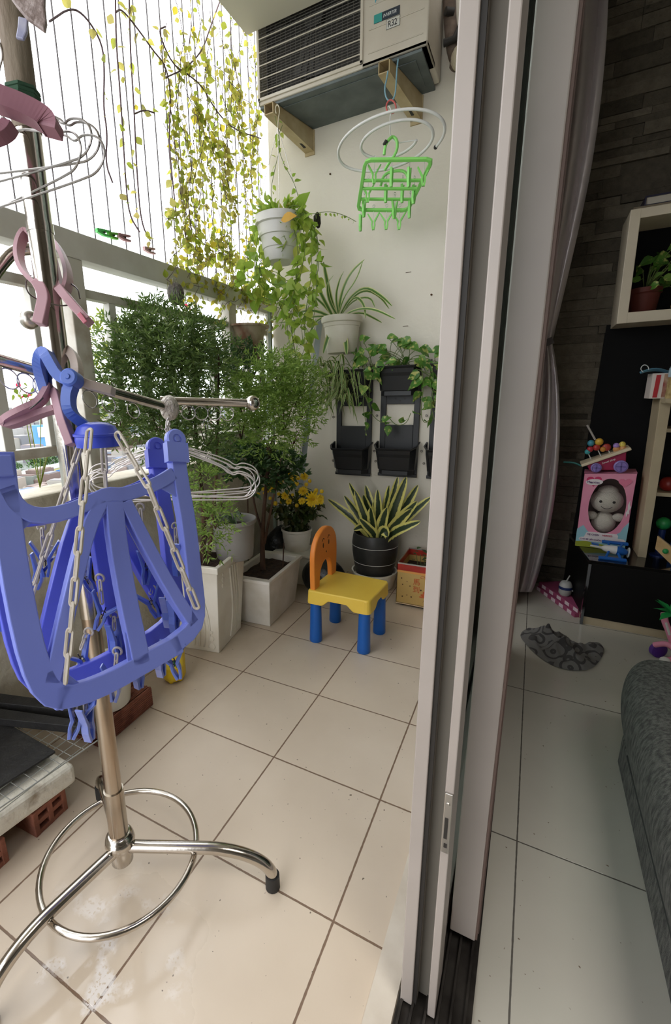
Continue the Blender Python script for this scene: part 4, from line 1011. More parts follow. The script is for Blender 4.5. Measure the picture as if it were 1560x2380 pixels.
# white bucket on the brick
cbk = V((-.225, .200, .0665))
bk_ = thing('bucket', 'plain white round plastic bucket standing on the ribbed red brick', 'bucket', cbk)
obj('bucket_wall', MB().lathe([(.058,0),(.064,.004),(.071,.07),(.076,.125),(.08,.127),(.08,.137),(.074,.137),(.068,.06)], cbk, 36, cap=False).lathe([(.058,0),(.001,0)], cbk, 36, cap=False), mat('white_bucket', (226,222,212), .4), bk_, smooth=True)
obj('soil', MB().lathe([(.073,.11),(.002,.118)], cbk, 24, cap=False), m_soil, bk_)
# yellow bottle
cy_ = V((-.195, .455, 0))
yb_ = thing('bottle', 'yellow plastic bottle with a green label, standing before the tall planter', 'bottle', cy_)
m_yb = mat('yellow_bottle', (232,196,34), .35)
obj('bottle_body', MB().lathe([(.028,.006),(.036,.010),(.041,.022),(.042,.10),(.040,.13),(.03,.155),(.016,.17),(.014,.185)], cy_, 30), m_yb, yb_, smooth=True)
for k in range(5): obj('bottle_foot', MB().ball(cy_+V((math.cos(k*1.257)*.026, math.sin(k*1.257)*.026, .011)), .0115, 10), m_yb, yb_, smooth=True)
obj('bottle_cap', MB().lathe([(.017,.185),(.017,.205),(.012,.207)], cy_, 20), mat('green_cap', (40,120,62), .4), yb_)
lb = MB(); 
for k in range(14):
    a0, a1 = -1.9+k*.14, -1.9+(k+1)*.14
    lb.add([cy_+V((math.cos(a)*.0427, math.sin(a)*.0427, z)) for z in (.062,.112) for a in (a0, a1)], [(0,1,3,2)])
obj('label', lb, mat('bottle_label', (238,210,60), .5), yb_)
lb = MB()
for k in range(5):
    a0, a1 = -1.15+k*.1, -1.15+(k+1)*.1
    lb.add([cy_+V((math.cos(a)*.0431, math.sin(a)*.0431, z)) for z in (.074,.098) for a in (a0, a1)], [(0,1,3,2)])
lbo = obj('label_patch', lb, mat('label_green', (30,110,52), .5), yb_)
aa = -.98
text('label_lettering', 'D', .018, cy_+V((math.cos(aa)*.0436-.004, math.sin(aa)*.0436-.003, .079)), (-math.sin(aa), math.cos(aa), 0), (0,0,1), mat('print_white', (225,228,228), .5), lbo)
# foam slab with mesh and dark planks
fs_ = thing('foam_slab', 'dirty white foam slab laid across two red hollow bricks', 'foam slab', (-.2, -.16, .064))
f0 = MB().hex([V((-.44,-.36,.0645)), V((-.085,-.36,.0645)), V((-.052,-.045,.0645)), V((-.44,-.035,.0645)), V((-.44,-.36,.118)), V((-.085,-.36,.118)), V((-.052,-.045,.118)), V((-.44,-.035,.118))])
obj('slab', f0, mat('dirty_foam', (226,220,206), .7, c2=(120,96,62), scale=14, sharp=(.58,.78), bump=.4), fs_, bevel=.012, seg=3)
msh = MB(); zz = .137
for k in range(13): y = -.36+k*.0285; msh.tube([(-.40, y, zz), (lerp(-.088,-.052,(y+.36)/.36)+.006, y, zz)], .0010, 5)
for k in range(13): x = -.40+k*.0285; msh.tube([(x, -.36, zz+.0018), (x, .012, zz+.0018)], .0010, 5)
msh.tube([(-.086, -.37, zz), (-.045, .022, zz)], .0017, 6)
o = obj('wire_mesh', msh, mat('mesh_steel', (190,190,186), .4, .7), loc=(-.25, -.17, .118)); tag(o, 'square steel wire mesh lying over the foam slab', 'wire mesh')
m_blk = mat('black_board', (26,25,26), .6, c2=(40,39,38), scale=16, bump=.3)
def board(label, pts, t):
    mb = MB().prism([V(p) for p in pts], (0,0,t)); tag(obj('black_board', mb, m_blk, loc=pts[0], bevel=.0015), label, 'board')
board('flat black board lying on the wire mesh over the foam slab', [(-.42,-.33,.1405),(-.13,-.30,.1405),(-.098,-.06,.1405),(-.42,-.05,.1405)], .006)
board('black plank edge nearest the stand, laid crosswise on the black board', [(-.44,-.115,.147),(-.072,.012,.147),(-.078,.034,.147),(-.44,-.072,.147)], .022)
board('black plank farther from the stand, lying along the parapet', [(-.445,-.06,.147),(-.11,.05,.147),(-.118,.075,.147),(-.445,-.02,.147)], .026)
# ================================================================== PLANTS
UP = V((0,0,1))
ROUND = (0, .72, .98, .86, .45, .02)
HEART = (.35, .95, 1, .72, .35, .02)
LANCE = (0, .8, 1, .6, .02)
m_vine = leafmat('yellow_green_vine_leaves', [(142,158,52),(166,176,66),(188,190,80),(200,192,92),(176,164,98),(150,158,72),(214,196,66)], .7)
m_vstem = mat('purple_grey_stem', (108,88,92), .7)
m_trail = leafmat('trailing_leaves', [(132,166,62),(158,188,78),(182,198,92),(144,176,70),(204,204,104)], .55)
m_aral = leafmat('feathery_dark_leaves', [(76,100,52),(96,122,62),(118,142,78),(88,112,56),(146,166,98)], .5)
m_fern = leafmat('feathery_bright_leaves', [(118,148,64),(142,170,80),(164,188,100),(130,160,70),(102,132,60)], .5)
m_shrub = leafmat('dark_shrub_leaves', [(52,78,44),(68,98,54),(60,88,48),(80,110,58)], .35)
m_out = leafmat('yellow_green_leaves', [(128,150,52),(150,160,64),(112,134,48),(164,154,70)], .5)  # yellowish leaves, in their own colours
m_poth = leafmat('pothos_leaves', [(70,118,46),(88,138,54),(104,150,62),(80,126,48),(130,164,80)], .35, .35)
_N, _L = m_poth.node_tree.nodes, m_poth.node_tree.links                # yellow streaks of the variegated leaves
_g = _N.new('ShaderNodeNewGeometry'); _z = _N.new('ShaderNodeTexNoise'); _z.inputs['Scale'].default_value = 55; _z.inputs['Detail'].default_value = 4
_r = _N.new('ShaderNodeMapRange'); _r.inputs['From Min'].default_value = .54; _r.inputs['From Max'].default_value = .62; _m = _N.new('ShaderNodeMix'); _m.data_type = 'RGBA'; _m.inputs['B'].default_value = lin((206,206,122))
_ramp = [n for n in _N if n.type == 'VALTORGB'][0]; _L.new(_g.outputs['Position'], _z.inputs['Vector']); _L.new(_z.outputs['Fac'], _r.inputs['Value']); _L.new(_r.outputs['Result'], _m.inputs['Factor']); _L.new(_ramp.outputs['Color'], _m.inputs['A'])
_L.new(_m.outputs['Result'], _N['Principled BSDF'].inputs['Base Color'])

def strand(uvs, fn, it=2): return smoothp([fn(u, v) for u, v in uvs], it)
def along(mb_l, pts, gap, L, W, droop=.3, shape=ROUND, out=.6, skip=0):
    acc = 0; s = 1
    for i in range(1, len(pts)):
        acc += (pts[i]-pts[i-1]).length
        if acc > gap:
            acc = rnd(-.3, .3)*gap; s = -s
            if random.random() < skip: continue
            d = (pts[i]-pts[i-1]).normalized(); side = d.cross(V((rnd(-1,1), rnd(-1,1), rnd(-.3,.3)))).normalized()
            dr = (side*s*out + d*rnd(-.1,.5) + V((0,0,rnd(-.7,.3)))).normalized(); k = rnd(.6, 1.15)
            mb_l.leaf(pts[i]+dr*L*.18, dr, rdir(-.2), L*k, W*k, droop*rnd(.3,1.2), rnd(.05,.3), shape)

# climbing vine on the cables
vx = -.468
def vp(u, v):
    p = onx(u, v, vx+rnd(-.008,.012)); p.y = min(p.y, 1.64); return p
vine = thing('climbing_vine', 'climbing vine with small round yellow-green leaves threaded up the safety cables', 'vine', (vx, .9, 1.47))
sm, lm = MB(), MB()
main = [([(115,50),(165,16),(200,38),(238,100),(243,165),(240,250),(250,310),(245,380),(262,425)], .75),
        ([(268,-20),(270,100),(278,200),(285,300),(292,420),(300,500),(325,540)], .28), ([(300,-20),(303,120),(312,260),(318,400),(328,520),(350,560)], .3),
        ([(268,30),(282,18),(330,80),(356,118),(386,152),(398,220),(392,320),(402,430),(412,520)], .05), ([(384,62),(366,70),(400,150),(440,175),(470,200),(500,255),(540,300),(610,325)], .1),
        ([(386,180),(430,160),(470,120),(490,60),(520,-20)], 0), ([(312,265),(335,255),(358,262)], 0)]
for uvs, sk in main:
    p = strand(uvs, vp); sm.tube(p, .0028, 6); along(lm, p, .016, .032, .025, skip=sk)
rv = random.Random(11)
for k in range(33):
    u = 372+215*((k*.618) % 1); v = rv.uniform(-60, 330); q = [(u, v)]
    end = rv.uniform(430, 690)
    if u > 540: end = min(end, 620)
    while v < end:
        v += rv.uniform(28, 60); u += rv.uniform(-13, 17)
        u = max(365+.12*v, min(u, 606 if v < 560 else 640)); q.append((u, v))
    if len(q) < 3: continue
    p = strand(q, vp); sm.tube(p, .0013, 5); along(lm, p, rv.choice((.013,.017,.022)), rv.uniform(.022, .034), rv.uniform(.017, .027))
for k in range(9):
    u = rv.uniform(420, 560); v = rv.uniform(140, 330); q = [(u, v)]
    for j in range(6): u += rv.uniform(-4, 30); v += rv.uniform(10, 46); q.append((min(u, 600), v))
    p = strand(q, vp); sm.tube(p, .0012, 5); along(lm, p, .011, .034, .027)
# the heap of leaves over the rail towards the corner
for k in range(64):
    u = rv.uniform(385, 640); vr = 560+(u-330)*.50; v = vr+rv.uniform(-130, 30); q = [(u, v)]
    for j in range(4): u += rv.uniform(-22, 30); v += rv.uniform(-14, 34); q.append((u, v))
    p = [onx(a, b_, -.44+rv.uniform(-.04,.03)) for a, b_ in q]; p = [V((a.x, min(a.y, 1.62), a.z)) for a in p]; p = smoothp(p, 1); sm.tube(p, .0011, 5); along(lm, p, .011, .032, .024)
obj('stem', sm, m_vstem, vine); obj('leaves', lm, m_vine, vine)

# hanging pot: leaves in the pot and long trails
def hp_(u, v, y=1.36): return ony(u, v, y)
hpl = thing('trailing_plant', 'trailing plant with larger yellow-green leaves spilling from the hanging pot', 'potted plant', ch+V((0,0,.15)))
sm, lm = MB(), MB()
trs = [[(650,500),(690,470),(720,500),(728,560),(722,640),(715,720),(708,800)], [(650,500),(700,490),(735,530),(740,600),(730,680),(700,760)], [(680,500),(712,540),(705,620),(690,700),(672,760),(690,850)],
       [(660,500),(690,540),(694,620),(680,690),(650,760)], [(640,500),(665,520),(668,560),(655,585)], [(640,495),(600,520),(590,600),(600,660),(620,700)], [(600,520),(575,570),(560,640),(600,690),(650,700)],
       [(620,640),(640,690),(670,740),(688,800),(692,880)], [(690,480),(720,500),(760,490),(800,500),(830,515)], [(655,290),(640,330),(660,380),(690,430),(700,480)], [(640,270),(655,330),(640,390),(625,450),(640,500)],[(600,600),(640,640),(690,660),(720,700)],[(600,620),(610,660),(650,680),(690,720),(720,780)]]
trs2 = [[(u+rnd(-22,18), v+rnd(-25,25)) for u, v in t] for t in trs[:8]+trs[11:]]
for i, t in enumerate(trs+trs2):
    yy = 1.34 if i not in (8, 9, 10) else 1.40
    p = strand(t, lambda u, v: ony(u+rnd(-4,4), v, yy+rnd(-.02,.02))); sm.tube(p, .0013, 5)
    if i == 8: along(lm, p, .014, .016, .012, out=.8)
    elif i in (9, 10): along(lm, p, .022, .03, .02)
    else: along(lm, p, .0155, rnd(.042,.06), rnd(.032,.046), shape=HEART, droop=.35)
for k in range(110):
    a = rnd(0, 2*PI); c = ch+V((math.cos(a)*rnd(.04,.11), math.sin(a)*rnd(.04,.11), .17+rnd(0,.05))); d = (V((math.cos(a), math.sin(a), rnd(-.2,1.1)))).normalized()
    lm.leaf(c, d, rdir(), rnd(.03,.05), rnd(.012,.03), .4, .15, ROUND)
obj('stem', sm, m_stem, hpl); obj('leaves', lm, m_trail, hpl)
ol = MB(); p = ony(668, 505, 1.27); ol.leaf(p-V((.03,0,.005)), V((1,-.2,.15)), V((.1,-1,.5)), .072, .052, .25, .1, ROUND)
obj('orange_leaf', ol, leafmat('orange_leaf', [(214,160,52),(222,172,60)], .4), hpl, label='single yellow-orange leaf')
bk2 = MB()
bk2.ball(ony(738, 512, 1.50), .02, 12, (.8,.7,1.6))
for p in bk2.v: p += rdir()*.004
tag(obj('moss_clump', bk2, mat('dark_moss', (46,42,34), .95, bump=1.5, bscale=60), loc=ony(738,505,1.5)), 'small dark clump of roots and moss beside the hanging pot', 'moss')

# feathery shrubs
def sprig(mb, c, d, L, n, lf, lw, jit=.5):
    """a drooping twig with narrow leaflets on both sides"""
    d = d.normalized(); x, y, _ = frame_of(d); p = V(c)
    for k in range(n):
        t = (k+1)/n; q = p + d*(L*t) - UP*(L*.25*t*t)
        for s in (-1, 1):
            dr = (d*.7 + x*s*rnd(.4,1) + y*rnd(-.5,.5) - UP*.2).normalized()
            mb.leaf(q, dr, rdir(), lf*rnd(.7,1.2), lw, .3, .1, (0,1,.02))
    mb.leaf(p+d*L-UP*L*.25, d, rdir(), lf, lw, .3, .1, (0,1,.02))
def shrub(name, label, base, m, blobs, n, stems, lf=.025, lw=.0062, sl=.055, cat='potted plant', leafn=4, trunk=.008, mtr=None):
    t = thing(name, label, cat, base)
    tm, lm = MB(), MB()
    for pts, r0 in stems:
        p = smoothp(pts, 2); obj('trunk', MB().tube(p, [lerp(r0, r0*.3, i/(len(p)-1)) for i in range(len(p))], 8), mtr or m_bark, t, smooth=True)
    for u, v, d, rp in blobs:
        c = dep(u, v, d); R = rp*d/F_PX
        for k in range(int(n*1.9*rp*rp/2500)):
            dr = rdir(-.7, 1); q = c + V((dr.x*R, dr.y*R*1.15, dr.z*R))*rnd(.25,1)**.6
            sprig(lm, q, (dr*.8+UP*rnd(-.1,.9)+rdir()*.5), sl*rnd(.6,1.2), leafn, lf, lw)
        for k in range(5):
            e = c+rdir()*R*.8; b0 = pts[-1] if stems else c
            tm.tube([c-V((0,0,R*.6)), lerp(c, e, .5)+UP*.01, e], [.0022,.0016,.0008], 5)
    obj('twigs', tm, mtr or m_bark, t, smooth=True); obj('leaves', lm, m, t)
    return t
tb = c_tall+V((0,0,.335))
shrub('aralia_shrub', 'tall dark green shrub with finely cut leaves growing from the tall planter', tb, m_aral,
      [(295,790,1.62,52),(355,765,1.66,58),(420,770,1.68,52),(470,800,1.70,52),(350,820,1.60,72),(420,830,1.62,70),(300,850,1.58,50),(330,910,1.58,60),(400,910,1.6,66),(460,860,1.66,60),(300,960,1.55,40),(370,980,1.57,55),(440,960,1.60,55),(400,1040,1.56,46),(510,830,1.72,36),(480,1010,1.64,50),(470,1070,1.6,40),(265,900,1.56,28),(280,990,1.55,28)],
      46, [([tb+V((-.0,0,0)), tb+V((.01,.02,.2)), tb+V((-.02,.03,.45)), tb+V((-.03,.06,.75))], .012), ([tb+V((.02,.01,0)), tb+V((.05,.04,.25)), tb+V((.05,.08,.5)), tb+V((.06,.1,.78))], .009), ([tb+V((-.03,0,0)), tb+V((-.06,.0,.25)), tb+V((-.09,0,.5))], .008)])
shrub('aralia_sprout', 'low bright green feathery clump at the foot of the tall shrub, beside the grey pot', tb+V((.05,-.06,0)), m_fern, [(482,1190,1.46,36),(476,1250,1.44,28),(500,1215,1.43,24),(470,1130,1.48,34),(520,1180,1.46,16)], 44, [([tb+V((.05,-.06,0)), tb+V((.055,-.055,.1))], .005)], lf=.022, lw=.0058)
lb_ = V((-.185, 1.06, .2))
shrub('fern_tree', 'small tree with bright feathery green foliage and bare brown trunks in the low planter', lb_, m_fern,
      [(600,900,1.84,62),(650,880,1.88,64),(700,890,1.92,44),(600,960,1.82,58),(660,960,1.86,66),(700,950,1.9,40),(560,930,1.80,46),(620,1020,1.83,50),(560,1000,1.8,36),(680,1015,1.88,36)],
      66, [([lb_, lb_+V((-.01,.02,.15)), lb_+V((.0,.05,.38)), lb_+V((.03,.07,.6))], .014), ([lb_+V((-.0,.02,.12)), lb_+V((.04,.03,.3)), lb_+V((.09,.04,.52))], .008), ([lb_+V((-.0,.03,.14)), lb_+V((-.06,.03,.3)), lb_+V((-.07,.05,.5))], .007)], lf=.022, lw=.0056)
shrub('dark_shrub', 'dense dark green shrub against the railing behind the tall one', V((-.41,1.30,.71)), m_shrub, [(540,850,2.02,44),(590,850,2.05,40),(500,860,2.0,34),(560,860,2.04,30)], 60, [([V((-.41,1.30,.71)), V((-.41,1.3,.95))], .006)], lf=.02, lw=.007)
shrub('leafy_shrub', 'low broad-leaved dark plant between the trunks and the parapet', V((-.36,1.2,.0)), m_shrub, [(610,1090,2.02,50),(560,1080,1.98,40),(660,1090,2.06,36)], 60, [([V((-.36,1.2,0)), V((-.34,1.2,.6))], .006)], lf=.03, lw=.016, leafn=3)
shrub('outside_bush', 'yellow-green bush in a planter outside the railing, at the left of the shrubs', V((-.63,.62,.69)), m_out, [(250,800,1.7,44),(240,870,1.7,40),(270,940,1.68,36),(260,1010,1.66,24)], 30, [([V((-.63,.62,.69)), V((-.62,.62,1.1))], .006)], lf=.026, lw=.009, cat='bush')
# white planter of the dark shrub, on the parapet
wp = thing('railing_planter', 'long white plastic planter on the parapet under the dark shrub', 'planter', (-.43,1.22,.69))
obj('planter_wall', MB().hex([(-.49,1.0,.69),(-.40,1.0,.69),(-.40,1.42,.69),(-.49,1.42,.69),(-.51,.98,.80),(-.375,.98,.80),(-.375,1.44,.80),(-.51,1.44,.80)]), m_wplast, wp, bevel=.006)
obj('planter_rim', MB().box(-.515,-.37,.975,1.445,.80,.815), m_wplast, wp, bevel=.004)
# stained jar-shaped pot hung on the railing
jc = onx(578, 848, -.43); jt = onx(580, 762, -.43)
jr = thing('hanging_planter', 'stained brown and white flared pot hooked over the railing near the corner', 'plant pot', jc)
hh = jt.z-jc.z
obj('pot_wall', MB().lathe([(.05,0),(.062,hh*.3),(.078,hh*.75),(.092,hh*.97),(.108,hh*.98),(.108,hh*1.03),(.098,hh*1.03),(.08,hh*.8),(.001,hh*.75)], jc, 30, cap=False), mat('stained_terracotta', (190,172,150), .85, c2=(120,84,62), scale=16, sharp=(.4,.65), stretch=(1,1,.5)), jr, smooth=True)
# coconut husk ball
cc = onx(408, 683, -.42)
cb_ = MB().ball(cc, .036, 16, (.85,.95,1.15))
for p in cb_.v: p += rdir()*.002
cbo = thing('husk_ball', 'grey coconut husk ball hanging from the top rail among leaves', 'plant holder', cc-V((0,0,.04)))
obj('husk', cb_, mat('grey_husk', (128,122,116), .95, c2=(92,86,80), scale=60, bump=1, bscale=120), cbo, smooth=True)
obj('husk_wire', MB().tube(arc(cc+V((0,0,.045)), .012, 0, 2*PI, (0,1,0), (0,0,1), 14)[:-1], .0016, 5, closed=True), m_wire, cbo)
# bougainvillea sprigs outside
m_boug = leafmat('magenta_bracts', [(206,44,84),(226,60,100),(190,40,72),(216,70,60)], .4)
for lab, spots, x in (('magenta bougainvillea flowers hanging beyond the top rail', [(428,712,18,14),(440,725,10,8),(622,620,14,7),(640,612,10,4)], -.565), ('thin bougainvillea twig with reddish leaves beyond the balusters', [(60,920,22,10),(90,940,16,8),(215,960,12,8),(40,910,14,4),(205,800,12,3),(95,770,8,3)], -.575)):
    t = thing('bougainvillea', lab, 'flowers', V((x, onx(spots[0][0], spots[0][1], x).y, .69))); fm, gm = MB(), MB()
    q0 = V((x, onx(spots[0][0], spots[0][1], x).y, .69))
    for u, v, r, n in spots:
        c = onx(u, v, x); R = r*(c-CAM).length/F_PX
        for k in range(n): (fm if random.random() < .6 else gm).leaf(c+rdir()*R*rnd(.2,1), rdir(), rdir(), .02, .015, .2, .2, ROUND)
        gm.tube(smoothp([q0, lerp(q0, c, .5)+V((0,rnd(-.05,.05),.06)), c, c+V((0,R*1.5,R*.6))], 2), .0014, 5)
    obj('bracts', fm, m_boug, t); obj('leaves', gm, m_out, t)

# spider plants
m_strap, N, L, b = nodes_of('striped_strap_leaf')
a_ = N.new('ShaderNodeAttribute'); a_.attribute_name = 'across'
rr = N.new('ShaderNodeValToRGB'); e = rr.color_ramp.elements; e[0].position = 0; e[0].color = lin((206,204,150)); e[1].position = .55; e[1].color = lin((84,122,54))
e2 = e.new(.28); e2.color = lin((200,204,140)); 
L.new(a_.outputs['Fac'], rr.inputs['Fac']); L.new(rr.outputs['Color'], b.inputs['Base Color']); b.inputs['Roughness'].default_value = .4
t_ = N.new('ShaderNodeBsdfTranslucent'); mx_ = N.new('ShaderNodeMixShader'); mx_.inputs['Fac'].default_value = .25; L.new(rr.outputs['Color'], t_.inputs['Color'])
L.new(b.outputs['BSDF'], mx_.inputs[1]); L.new(t_.outputs['BSDF'], mx_.inputs[2]); L.new(mx_.outputs['Shader'], N['Material Output'].inputs['Surface'])
def strap_obj(name, blades, m, parent, edge=True):
    """strap leaves five points wide, with an attribute running across the blade for the stripe"""
    vs_, fs, at = [], [], []
    for pts, w, nrm in blades:
        mN = len(pts); k0 = len(vs_)
        for i in range(mN):
            t = i/(mN-1); d = (pts[min(i+1, mN-1)]-pts[max(i-1, 0)]).normalized(); sd = d.cross(nrm); sd = sd.normalized() if sd.length > 1e-5 else frame_of(d)[0]; up = sd.cross(d)
            h = w/2*(min(1, .55+t*2) if t < .5 else max(.02, 1-((t-.5)/.5)**2.2))
            for j, q in enumerate((-1, -.62, 0, .62, 1)):
                vs_.append(pts[i]+sd*(h*q)+up*(abs(q)*h*.3)); at.append((1-abs(q)) if edge else abs(q))
        for i in range(mN-1):
            for j in range(4): a = k0+i*5+j; fs.append((a, a+1, a+6, a+5))
    mb = MB().add(vs_, fs); o = obj(name, mb, m, parent, smooth=True)
    at_ = o.data.attributes.new('across', 'FLOAT', 'POINT'); at_.data.foreach_set('value', at)
    return o
def arch(c, d, L_, rise, drop, n=12):
    """arching path: out along d, up by rise and then down by drop"""
    d = V((d[0], d[1], 0)).normalized()
    return [V(c)+d*(L_*t)+UP*(rise*4*t*(1-t)*.6+rise*t*.4-drop*t**2.4) for t in [i/n for i in range(n+1)]]
ct = V((-.022, 1.575, 1.31))
spd = thing('spider_plant', 'large spider plant with long arching striped leaves in the cream wall pot', 'potted plant', ct)
bl = []
for uvs, w in [([(782,735),(768,690),(758,640),(752,608)],.014),([(786,735),(795,680),(815,635),(848,603)],.016),([(786,735),(800,690),(830,650),(845,603)],.008),([(790,735),(815,690),(850,665),(890,690),(912,712)],.012),([(790,735),(815,695),(850,672),(885,690),(905,718)],.010),([(790,740),(810,705),(830,688),(848,710),(850,740)],.010),
                  ([(792,738),(830,718),(870,718),(920,742)],.011),([(800,735),(840,725),(870,740),(888,750)],.008),([(775,738),(755,700),(735,660),(725,640)],.012),([(775,735),(745,700),(715,680),(690,665)],.010),([(772,738),(730,720),(690,728),(622,748)],.012),([(772,738),(735,735),(690,745),(640,752)],.009),
                  ([(778,738),(768,770),(758,800),(752,822)],.017),([(790,738),(800,770),(805,800),(806,825)],.017),([(772,738),(740,740),(722,770),(712,800)],.009),([(785,735),(765,700),(760,660),(776,640)],.010),([(788,735),(780,690),(790,650),(800,630)],.009),([(790,735),(825,695),(862,690),(872,715)],.008)]:
    y0 = 1.565; y1 = 1.565-rnd(-.03, .16); n = len(uvs)
    pts = smoothp([ony(u, v, lerp(y0, y1, i/(n-1))) for i, (u, v) in enumerate(uvs)], 2); bl.append((pts, w*1.45, V((rnd(-.3,.3), -1, .6))))
strap_obj('leaves', bl, m_strap, spd)
cs2 = ony(800, 868, 1.60)
sp2 = thing('spider_plant', 'small bushy spider plant spilling from the upper pocket of the left wall planter', 'potted plant', cs2)
bl = []
for k in range(130):
    a = rnd(PI*.95, 2.05*PI); c = cs2+V((rnd(-.12,.05), rnd(-.04,.02), rnd(-.15,.04))); p = arch(c, (math.cos(a), math.sin(a)*.9), rnd(.06,.14), rnd(.02,.08), rnd(.03,.13), 7); bl.append((p, rnd(.008,.012), V((0,-.4,1))))
strap_obj('leaves', bl, m_strap, sp2)

# pothos in the wall planters
def pothos(label, lead, trails, extra, y0):
    t = thing('pothos_plant', label, 'potted plant', ony(*lead, y0)); sm, lm = MB(), MB()
    extra = extra + [(u+rnd(-14,14), v+rnd(-12,12), L_*rnd(.7,1), au+rnd(-12,12), av+rnd(-12,12)) for u, v, L_, au, av in extra]
    for u, v, L_, au, av in extra:                                   # leaf at a pixel, pointing along (au, av) of the picture
        p = ony(u, v, y0-rnd(.0,.07)); q = ony(u+au, v+av, y0-rnd(.03,.09)); d = (q-p).normalized()
        root = ony(lead[0]+rnd(-30,30), lead[1], y0)
        sm.tube(smoothp([root, lerp(root, p, .6)+UP*.015, p], 2), .0014, 5); L_ *= 1.2; lm.leaf(p, d, V((rnd(-.4,.4), -1, rnd(.2,.9))), L_, L_*.66, .35, .25, HEART)
    for t_ in trails:
        p = smoothp([ony(u, v, y0-.05-rnd(0,.02)) for u, v in t_], 2); sm.tube(p, .0017, 6)
        along(lm, p, .036, .054, .04, shape=HEART, droop=.3, out=.9)
    obj('stem', sm, m_stem, t); obj('leaves', lm, m_poth, t)
    return t
pothos('variegated pothos in the upper pocket of the middle wall planter, trails on both sides', (930,850), [[(880,850),(860,880),(858,930),(862,960),(880,980),(905,985)], [(980,850),(985,900),(978,960),(985,985),(1000,975)], [(900,965),(920,990),(945,985),(955,960)]],
       [(905,830,.055,-25,8),(925,800,.062,25,-12),(950,800,.06,28,10),(975,810,.055,30,16),(900,815,.05,-28,-2),(940,830,.05,6,18),(965,835,.05,18,16),(985,880,.075,-40,18),(890,840,.05,-20,18),(920,838,.05,-10,14),(955,785,.05,-22,14),(995,840,.045,10,20),(880,820,.055,-20,-10),(910,795,.05,20,-14),(1000,875,.05,10,14)], 1.62)
pothos('pothos with broad yellow-streaked leaves at the left edge of the middle wall planter', (850,855), [[(845,850),(850,900),(842,940),(852,985),(848,1000)]],
       [(850,830,.065,-16,14),(838,838,.06,-22,14),(862,820,.05,14,-16),(830,820,.055,-14,-10),(872,850,.05,10,14),(845,795,.045,8,-14),(858,855,.045,-14,16)], 1.60)
pothos('small pothos in the upper pocket of the right wall planter beside the door frame', (1012,850), [[(1005,855),(1010,900),(1000,940),(1010,975)]], [(1010,830,.05,16,-12),(1020,850,.05,10,10),(1000,880,.05,-10,10),(1005,935,.05,-22,-8),(1015,950,.045,14,10)], 1.62)

# snake plant
m_snake, N, L, b = nodes_of('snake_leaf')
a_ = N.new('ShaderNodeAttribute'); a_.attribute_name = 'across'; rr = N.new('ShaderNodeValToRGB'); e = rr.color_ramp.elements
e[0].position = .45; e[0].color = lin((46,62,40)); e[1].position = .58; e[1].color = lin((208,200,112))
g_ = N.new('ShaderNodeNewGeometry'); nz2 = N.new('ShaderNodeTexNoise'); nz2.inputs['Scale'].default_value = 70; L.new(g_.outputs['Position'], nz2.inputs['Vector'])
m2 = N.new('ShaderNodeMath'); m2.operation = 'MULTIPLY_ADD'; m2.inputs[1].default_value = .35; L.new(nz2.outputs['Fac'], m2.inputs[0]); L.new(a_.outputs['Fac'], m2.inputs[2])
m3 = N.new('ShaderNodeMath'); m3.operation = 'SUBTRACT'; m3.inputs[1].default_value = .17; L.new(m2.outputs[0], m3.inputs[0]); L.new(m3.outputs[0], rr.inputs['Fac']); L.new(rr.outputs['Color'], b.inputs['Base Color']); b.inputs['Roughness'].default_value = .35
csn = cb+V((0,0,.195))
snk = thing('snake_plant', 'snake plant with stiff dark leaves edged in yellow in the black pot', 'potted plant', csn)
bl = []
for tu, tv, bu, w, dy in [(925,1108,905,.034,.0),(945,1108,912,.04,-.02),(972,1127,925,.036,.02),(1003,1155,930,.034,.0),(970,1165,920,.04,-.07),(978,1212,915,.03,-.1),(902,1248,900,.034,-.115),(812,1122,850,.028,.02),(850,1128,865,.03,.03),(800,1152,850,.03,-.03),(762,1160,845,.026,.0),(825,1140,856,.036,-.05),(878,1138,885,.036,-.01),(905,1128,895,.036,.03),(862,1180,880,.036,-.09),(835,1205,890,.026,-.11),(900,1180,895,.034,-.1),(822,1232,870,.026,-.11),(940,1130,915,.03,.04),(845,1150,862,.034,.01),(958,1182,912,.038,-.09),(870,1165,878,.03,.0)]:
    tip = ony(tu, tv, 1.548+dy); bs = csn+V(((ony(bu, 1250, 1.5).x-csn.x)*.55, dy*.45, -.004)); mid = lerp(bs, tip, .5)+V((0,0,.018))+V((0,dy*.15,0))
    if tv > 1225: mid = lerp(bs, tip, .55)+V((0,0,.05))
    pts = smoothp([bs, lerp(bs, mid, .5)+V((0,0,.01)), mid, tip], 2); bl.append((pts, w*rnd(1.35,1.7), V((rnd(-.7,.7), -1, .3))))
strap_obj('leaves', bl, m_snake, snk, edge=False)

